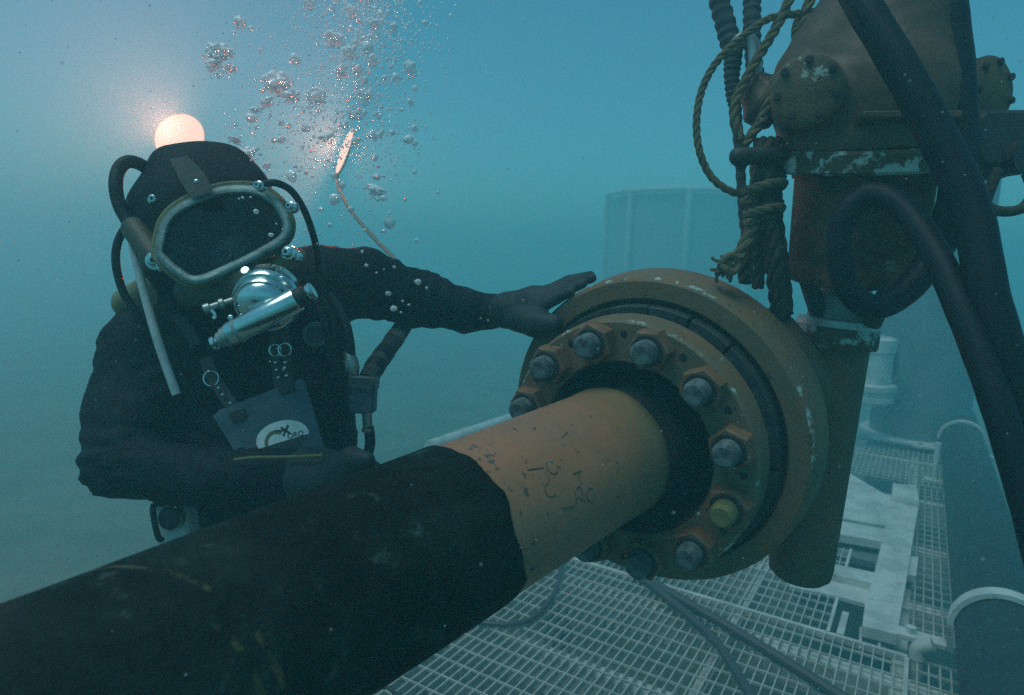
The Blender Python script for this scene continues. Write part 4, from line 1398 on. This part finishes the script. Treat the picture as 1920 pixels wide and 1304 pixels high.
stk = part('sticker', flat(ellp(.048, .030), .0008), M['white'], plt, 'cam', False)
part('sticker_lower_half', flat(ellp(.0475, .0295, .10, math.pi - .35), .0012, .0003), M['ink'], stk, 'cam', False)  # dark lower half of the oval
part('sticker_arc', MB().loft([np.array([so + xr * (-.012 + r_ * math.cos(a)) + yr * (.004 + r_ * math.sin(a)) + pn * .0013 for a in np.linspace(-2.9, -.6, 18)]) for r_ in (.015, .0215)]) if False else
     MB().add(*(lambda A: (np.array([so + xr * (-.012 + r_ * math.cos(a)) + yr * (.006 + r_ * math.sin(a)) + pn * .0014 for a in A for r_ in (.0155, .0215)]), [(2 * i, 2 * i + 1, 2 * i + 3, 2 * i + 2) for i in range(len(A) - 1)]))(np.linspace(-3.3, -.9, 20))), M['olive'], stk, 'cam', False)
crs = MB()
for ang in (-.95, .75):
    dx, dy = math.cos(ang), math.sin(ang)
    o2 = np.array([.008, -.011])
    crs.add([so + xr * (o2[0] + s * dx * .0105 - t * dy * .0018) + yr * (o2[1] + s * dy * .0105 + t * dx * .0018) + pn * .0015 for s, t in ((-1, -1), (1, -1), (1, 1), (-1, 1))], [(0, 1, 2, 3)])
crs.add([so + xr * x + yr * y + pn * .0015 for x, y in ((-.012, -.016), (.006, -.013), (.006, -.0105), (-.012, -.0125))], [(0, 1, 2, 3)])
part('sticker_cross', crs, M['ink'], stk, 'cam', False)
tx = bpy.data.curves.new('lettering', 'FONT'); tx.body = 'ORO'; tx.size = .0135; tx.extrude = .0002; tx.align_x = 'CENTER'
txo = bpy.data.objects.new('lettering', tx); COL.objects.link(txo)
bpy.context.view_layer.update()
tme = bpy.data.meshes.new_from_object(txo.evaluated_get(bpy.context.evaluated_depsgraph_get()))
bpy.data.objects.remove(txo)
tme.materials.clear(); tme.materials.append(M['ink'])
Rl = np.stack([RW @ xr, RW @ -yr, RW @ pn], 1)
Ml = np.eye(4); Ml[:3, :3] = Rl; Ml[:3, 3] = w(so + xr * .024 + yr * .004 + pn * .0016)
Ml = np.linalg.inv(ROOTM[plt.name]) @ Ml
tme.transform(Matrix(Ml.tolist()))
to = bpy.data.objects.new('lettering', tme); COL.objects.link(to); to.parent = stk

# small instrument box hanging under the elbow
bx = thing('instrument_box', 'small grey box with black dial and bar handle under the elbow', 'instrument', w(c(330, 1010, 1.22)))
rot = np.array([unit([1, -.08, .1]), unit([.14, 1, 0]), [-.1, 0, 1]])
part('case', MB().box(c(332, 978, 1.27), (.030, .036, .03), ax=rot, bev=.006), M['pale'], bx)
dl = part('dial', MB().lathe([(.001, -.018), (.014, -.018), (.020, -.014), (.021, .0), (.001, .0)], c(324, 970, 1.235), (0.05, 0, 1), 26), M['dark'], bx)
part('dial_rim', MB().lathe([(.021, -.012), (.0225, -.010), (.0225, .004), (.021, .004)], c(324, 970, 1.235), (.05, 0, 1), 26, closed=True), M['metal'], dl)
part('handle', MB().tube(curve([c(308, 946, 1.22), c(288, 948, 1.215), c(289, 975, 1.21), c(297, 1008, 1.21), c(304, 1012, 1.22)], 5), .0052, 8), M['rubber'], bx)
part('knob', MB().sphere(c(283, 973, 1.215), .004, 10), M['pale'], bx)
part('hanger', MB().box(c(338, 945, 1.26), (.012, .012, .006), ax=rot, bev=.002), M['metal'], bx)

# ------------------------------------------------------------------ the two lit lamps behind the diver


def lamp(label, o, nrm, r, faces, cone):
    o = np.asarray(o); nrm = unit(nrm)
    t = thing('underwater_lamp', label, 'lamp', w(o), group='lit lamps behind the diver')
    part('housing', MB().lathe([(r * 1.005, .002), (r * 1.03, .003), (r * 1.03, .012), (r * 1.005, .013)], o, -nrm, 40, closed=True), M['pale'], t)
    if len(faces) == 1: part('back_shell', MB().lathe([(r, .014), (r * .8, .04), (r * .4, .07), (.001, .08)], o, -nrm, 36), M['pale'], t)
    else: part('lens', MB().lathe([(.001, .014 + r * .05), (r * .5, .014 + r * .04), (r * .85, .014 + r * .015), (r, .012)], o, -nrm, 40), M['lamp'], t)  # back lens and its spot are added, to spread the halo both ways
    part('lens', MB().lathe([(.001, -r * .05), (r * .5, -r * .04), (r * .85, -r * .015), (r * 1.0, .004)], o, -nrm, 40), M['lamp'], t)
    if len(faces) == 1: part('cable', MB().tube(curve([o + np.array([0, r * 1.0, .01]), o + np.array([-.01, r * 1.8, .03]), o + np.array([-.03, r * 2.6, .0])], 6), .006, 8), M['greycol'], t)
    for sg, pw in faces:
        d = bpy.data.lights.new('lamp_light', 'SPOT'); d.energy = pw; d.color = (1.0, .16, .10); d.shadow_soft_size = r * .5
        d.spot_size = R(cone); d.spot_blend = .12
        lo = bpy.data.objects.new('lamp_light', d); COL.objects.link(lo); lo.parent = t
        q = np.linalg.inv(ROOTM[t.name]) @ np.append(w(o + sg * nrm * (r * .45 if len(faces) == 1 else r * .22)), 1)
        lo.location = q[:3]
        lo.rotation_euler = Vector((RW @ (-nrm * sg)).tolist()).to_track_quat('Z', 'Y').to_euler()
    return t


lamp('round glowing lamp facing the camera just above the hood', c(336, 258, 4.2), (.0, -.13, -1), .156, ((1, 360.0),), 80)
lamp('lamp seen edge on as a bright sliver among the bubbles', c(645, 283, 3.2), (-.90, -.30, -.47), .115, ((1, 140.0), (-1, 36.0)), 174)

# ------------------------------------------------------------------ bubbles
BG = 'exhaust bubbles rising from the mask'


bmesh_ = []


def froth(seed):
    rg = np.random.default_rng(seed)
    bumps = []
    for k in range(34):
        d_ = unit(rg.normal(0, 1, 3) + np.array([0, 0, .35]))
        bumps.append((d_ * np.array([.68, .68, .46]), rg.uniform(.12, .27)))

    def fun(X):
        d = ell_d(X, (0, 0, 0), (.66, .66, .46))
        for o, q in bumps:
            d = smin(d, np.sqrt(((X - o.astype(np.float32)) ** 2).sum(-1)) - q, .045)
        return d
    mb = sdf(fun, [(-.9, -.9, -.7), (.9, .9, .7)], .1, .055)
    for k in range(26):
        a_ = rg.uniform(0, 6.28); rr = rg.uniform(0, .9)
        mb.sphere((math.cos(a_) * rr, math.sin(a_) * rr, -.45 - rg.exponential(.35)), rg.uniform(.05, .15), 8)
    return mb


for sd in range(5):
    me = froth(sd + 5).mesh('bubble_cluster'); finish(me, M['bubble'], True, 0); bmesh_.append(me)
small = []
for sd in range(4):
    rg = np.random.default_rng(sd + 40)
    mb = MB().sphere((0, 0, 0), 1, 12, (1, 1, .62 + .2 * rg.random()))
    v_ = mb.v[0]
    mb.v[0] = v_ * (1 + .12 * np.sin(v_[:, :1] * 3 + sd) * np.cos(v_[:, 1:2] * 4))
    me = mb.mesh('bubble'); finish(me, M['bubble'], True, 0); small.append(me)


def put(me, name, label, cat, px, py, z, r_, sq=1.0):
    o = bpy.data.objects.new(name, me); COL.objects.link(o)
    o.location = w(c(px, py, z))
    s = r_ / F * z
    o.scale = (s, s, s * sq)
    o.rotation_euler = (RNG.uniform(-.4, .4), RNG.uniform(-.4, .4), RNG.uniform(0, 6.28))
    o['label'] = label; o['category'] = cat; o['group'] = BG
    return o


CL = 'frothy pale bubble cluster rising above the diver'
SB = 'small loose air bubble drifting up above the diver'
CLN = {(412, 98): 'leftmost large frothy bubble dome, above the lamp', (520, 152): 'largest round frothy bubble dome above the hood', (546, 178): 'bubble cluster tucked under the largest dome on its right', (592, 178): 'slanted bubble cluster right of the largest dome',
       (418, 292): 'frothy bubble cluster in front of the hood', (396, 316): 'small round bubble cluster low on the hood front', (462, 286): 'flat wide bubble cluster off the right side of the hood', (610, 255): 'flat bubble cluster just left of the edge on lamp', (706, 356): 'flat bubble cluster low down right of the edge on lamp', (768, 125): 'rightmost frothy bubble cluster of the plume', (628, 70): 'frothy bubble cluster at the left of the dense plume top'}
for (px, py, r_, sq) in ((412, 98, 30, .8), (400, 120, 18, .8), (432, 128, 15, .8), (520, 152, 34, .85), (546, 178, 22, .7), (500, 190, 16, .7), (592, 178, 22, 1.0), (418, 292, 24, .8), (396, 316, 13, 1.0), (462, 286, 28, .55),
                         (628, 70, 22, .7), (700, 44, 16, .9), (655, 95, 16, 1.1), (738, 50, 10, 1.4), (768, 125, 14, 1.2), (688, 85, 14, .9), (610, 255, 20, .45), (706, 356, 26, .5), (640, 130, 14, 1.2), (690, 180, 12, 1.5),
                         (660, 20, 14, 1), (580, 8, 14, .8), (450, 40, 14, 1.2), (480, 205, 14, .6), (440, 262, 16, .5), (770, 190, 8, 1.2), (500, 310, 9, 1)):
    put(bmesh_[RNG.integers(5)], 'bubble_cluster', CLN.get((px, py), CL), 'bubbles', px, py, 1.32 + RNG.uniform(-.08, .12), r_, sq)
cnt = 0
while cnt < 215:
    u = RNG.random()
    if u < .58: px, py = RNG.normal(690, 52), RNG.uniform(-10, 300) * RNG.random() ** .35
    elif u < .72: px, py = RNG.normal(470, 60), RNG.uniform(20, 240)
    elif u < .90: px, py = RNG.normal(690, 75), RNG.uniform(240, 480)
    else: px, py = RNG.normal(560, 60), RNG.uniform(220, 340)
    if px < 370 or px > 850 or (px < 560 and py > 335): continue
    r_ = min(11, 2.2 + RNG.exponential(2.6))
    put(small[RNG.integers(4)], 'bubble', SB, 'bubble', px, py, 1.36 + RNG.uniform(-.16, .3), r_, RNG.uniform(.8, 1.6))
    cnt += 1
AB = 'tiny bright bubble clinging to the raised black sleeve'
for (px, py, r_) in ((609, 498, 3.5), (687, 498, 4), (739, 501, 3.5), (657, 527, 4), (619, 532, 2.5), (639, 537, 2), (728, 551, 6), (783, 529, 7), (800, 540, 3), (755, 565, 3), (738, 579, 7), (767, 572, 3), (752, 586, 2.5), (661, 550, 2.5), (706, 512, 2.5), (720, 505, 2)):
    o = put(small[RNG.integers(4)], 'bubble', AB, 'bubble', px, py, 1.415, r_, 1.0); o['group'] = 'bubbles on the sleeve'
GLINT = 'tiny white bead standing for a reflection spot on the faceplate'  # white beads put on the glass in place of its reflection spots
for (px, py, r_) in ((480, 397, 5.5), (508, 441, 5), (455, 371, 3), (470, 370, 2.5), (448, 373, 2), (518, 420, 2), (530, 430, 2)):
    o = put(small[RNG.integers(4)], 'bubble', GLINT, 'bubble', px, py, 1.120, r_, 1.0); o['group'] = 'beads for reflections on the faceplate'
fine = MB()
for i in range(2600):
    u = RNG.random()
    px = RNG.normal(690, 60) if u < .7 else RNG.normal(600, 110)
    py = RNG.uniform(-10, 340) * (RNG.random() ** .4 if u < .7 else 1.0) + (0 if u < .85 else 120)
    if px < 380 or px > 860 or (px < 570 and py > 330): continue
    z = 1.36 + RNG.uniform(-.2, .35)
    fine.sphere(c(px, py, z), RNG.uniform(.7, 2.4) / F * z, 6, (1, RNG.uniform(.8, 2.0), 1))
single('fine_bubbles', fine, M['bubble'], kind='stuff')
sp = MB()
for i in range(900):
    z = RNG.uniform(.5, 3.2)
    px, py = RNG.uniform(-40, 1960), RNG.uniform(-40, 1340)
    p = c(px, py, z)
    if w(p)[2] < .05: continue
    sp.sphere(p, RNG.uniform(.0005, .0013) * (.6 + .4 * z), 6)
single('drifting_specks', sp, M['tubegrey'], kind='stuff')
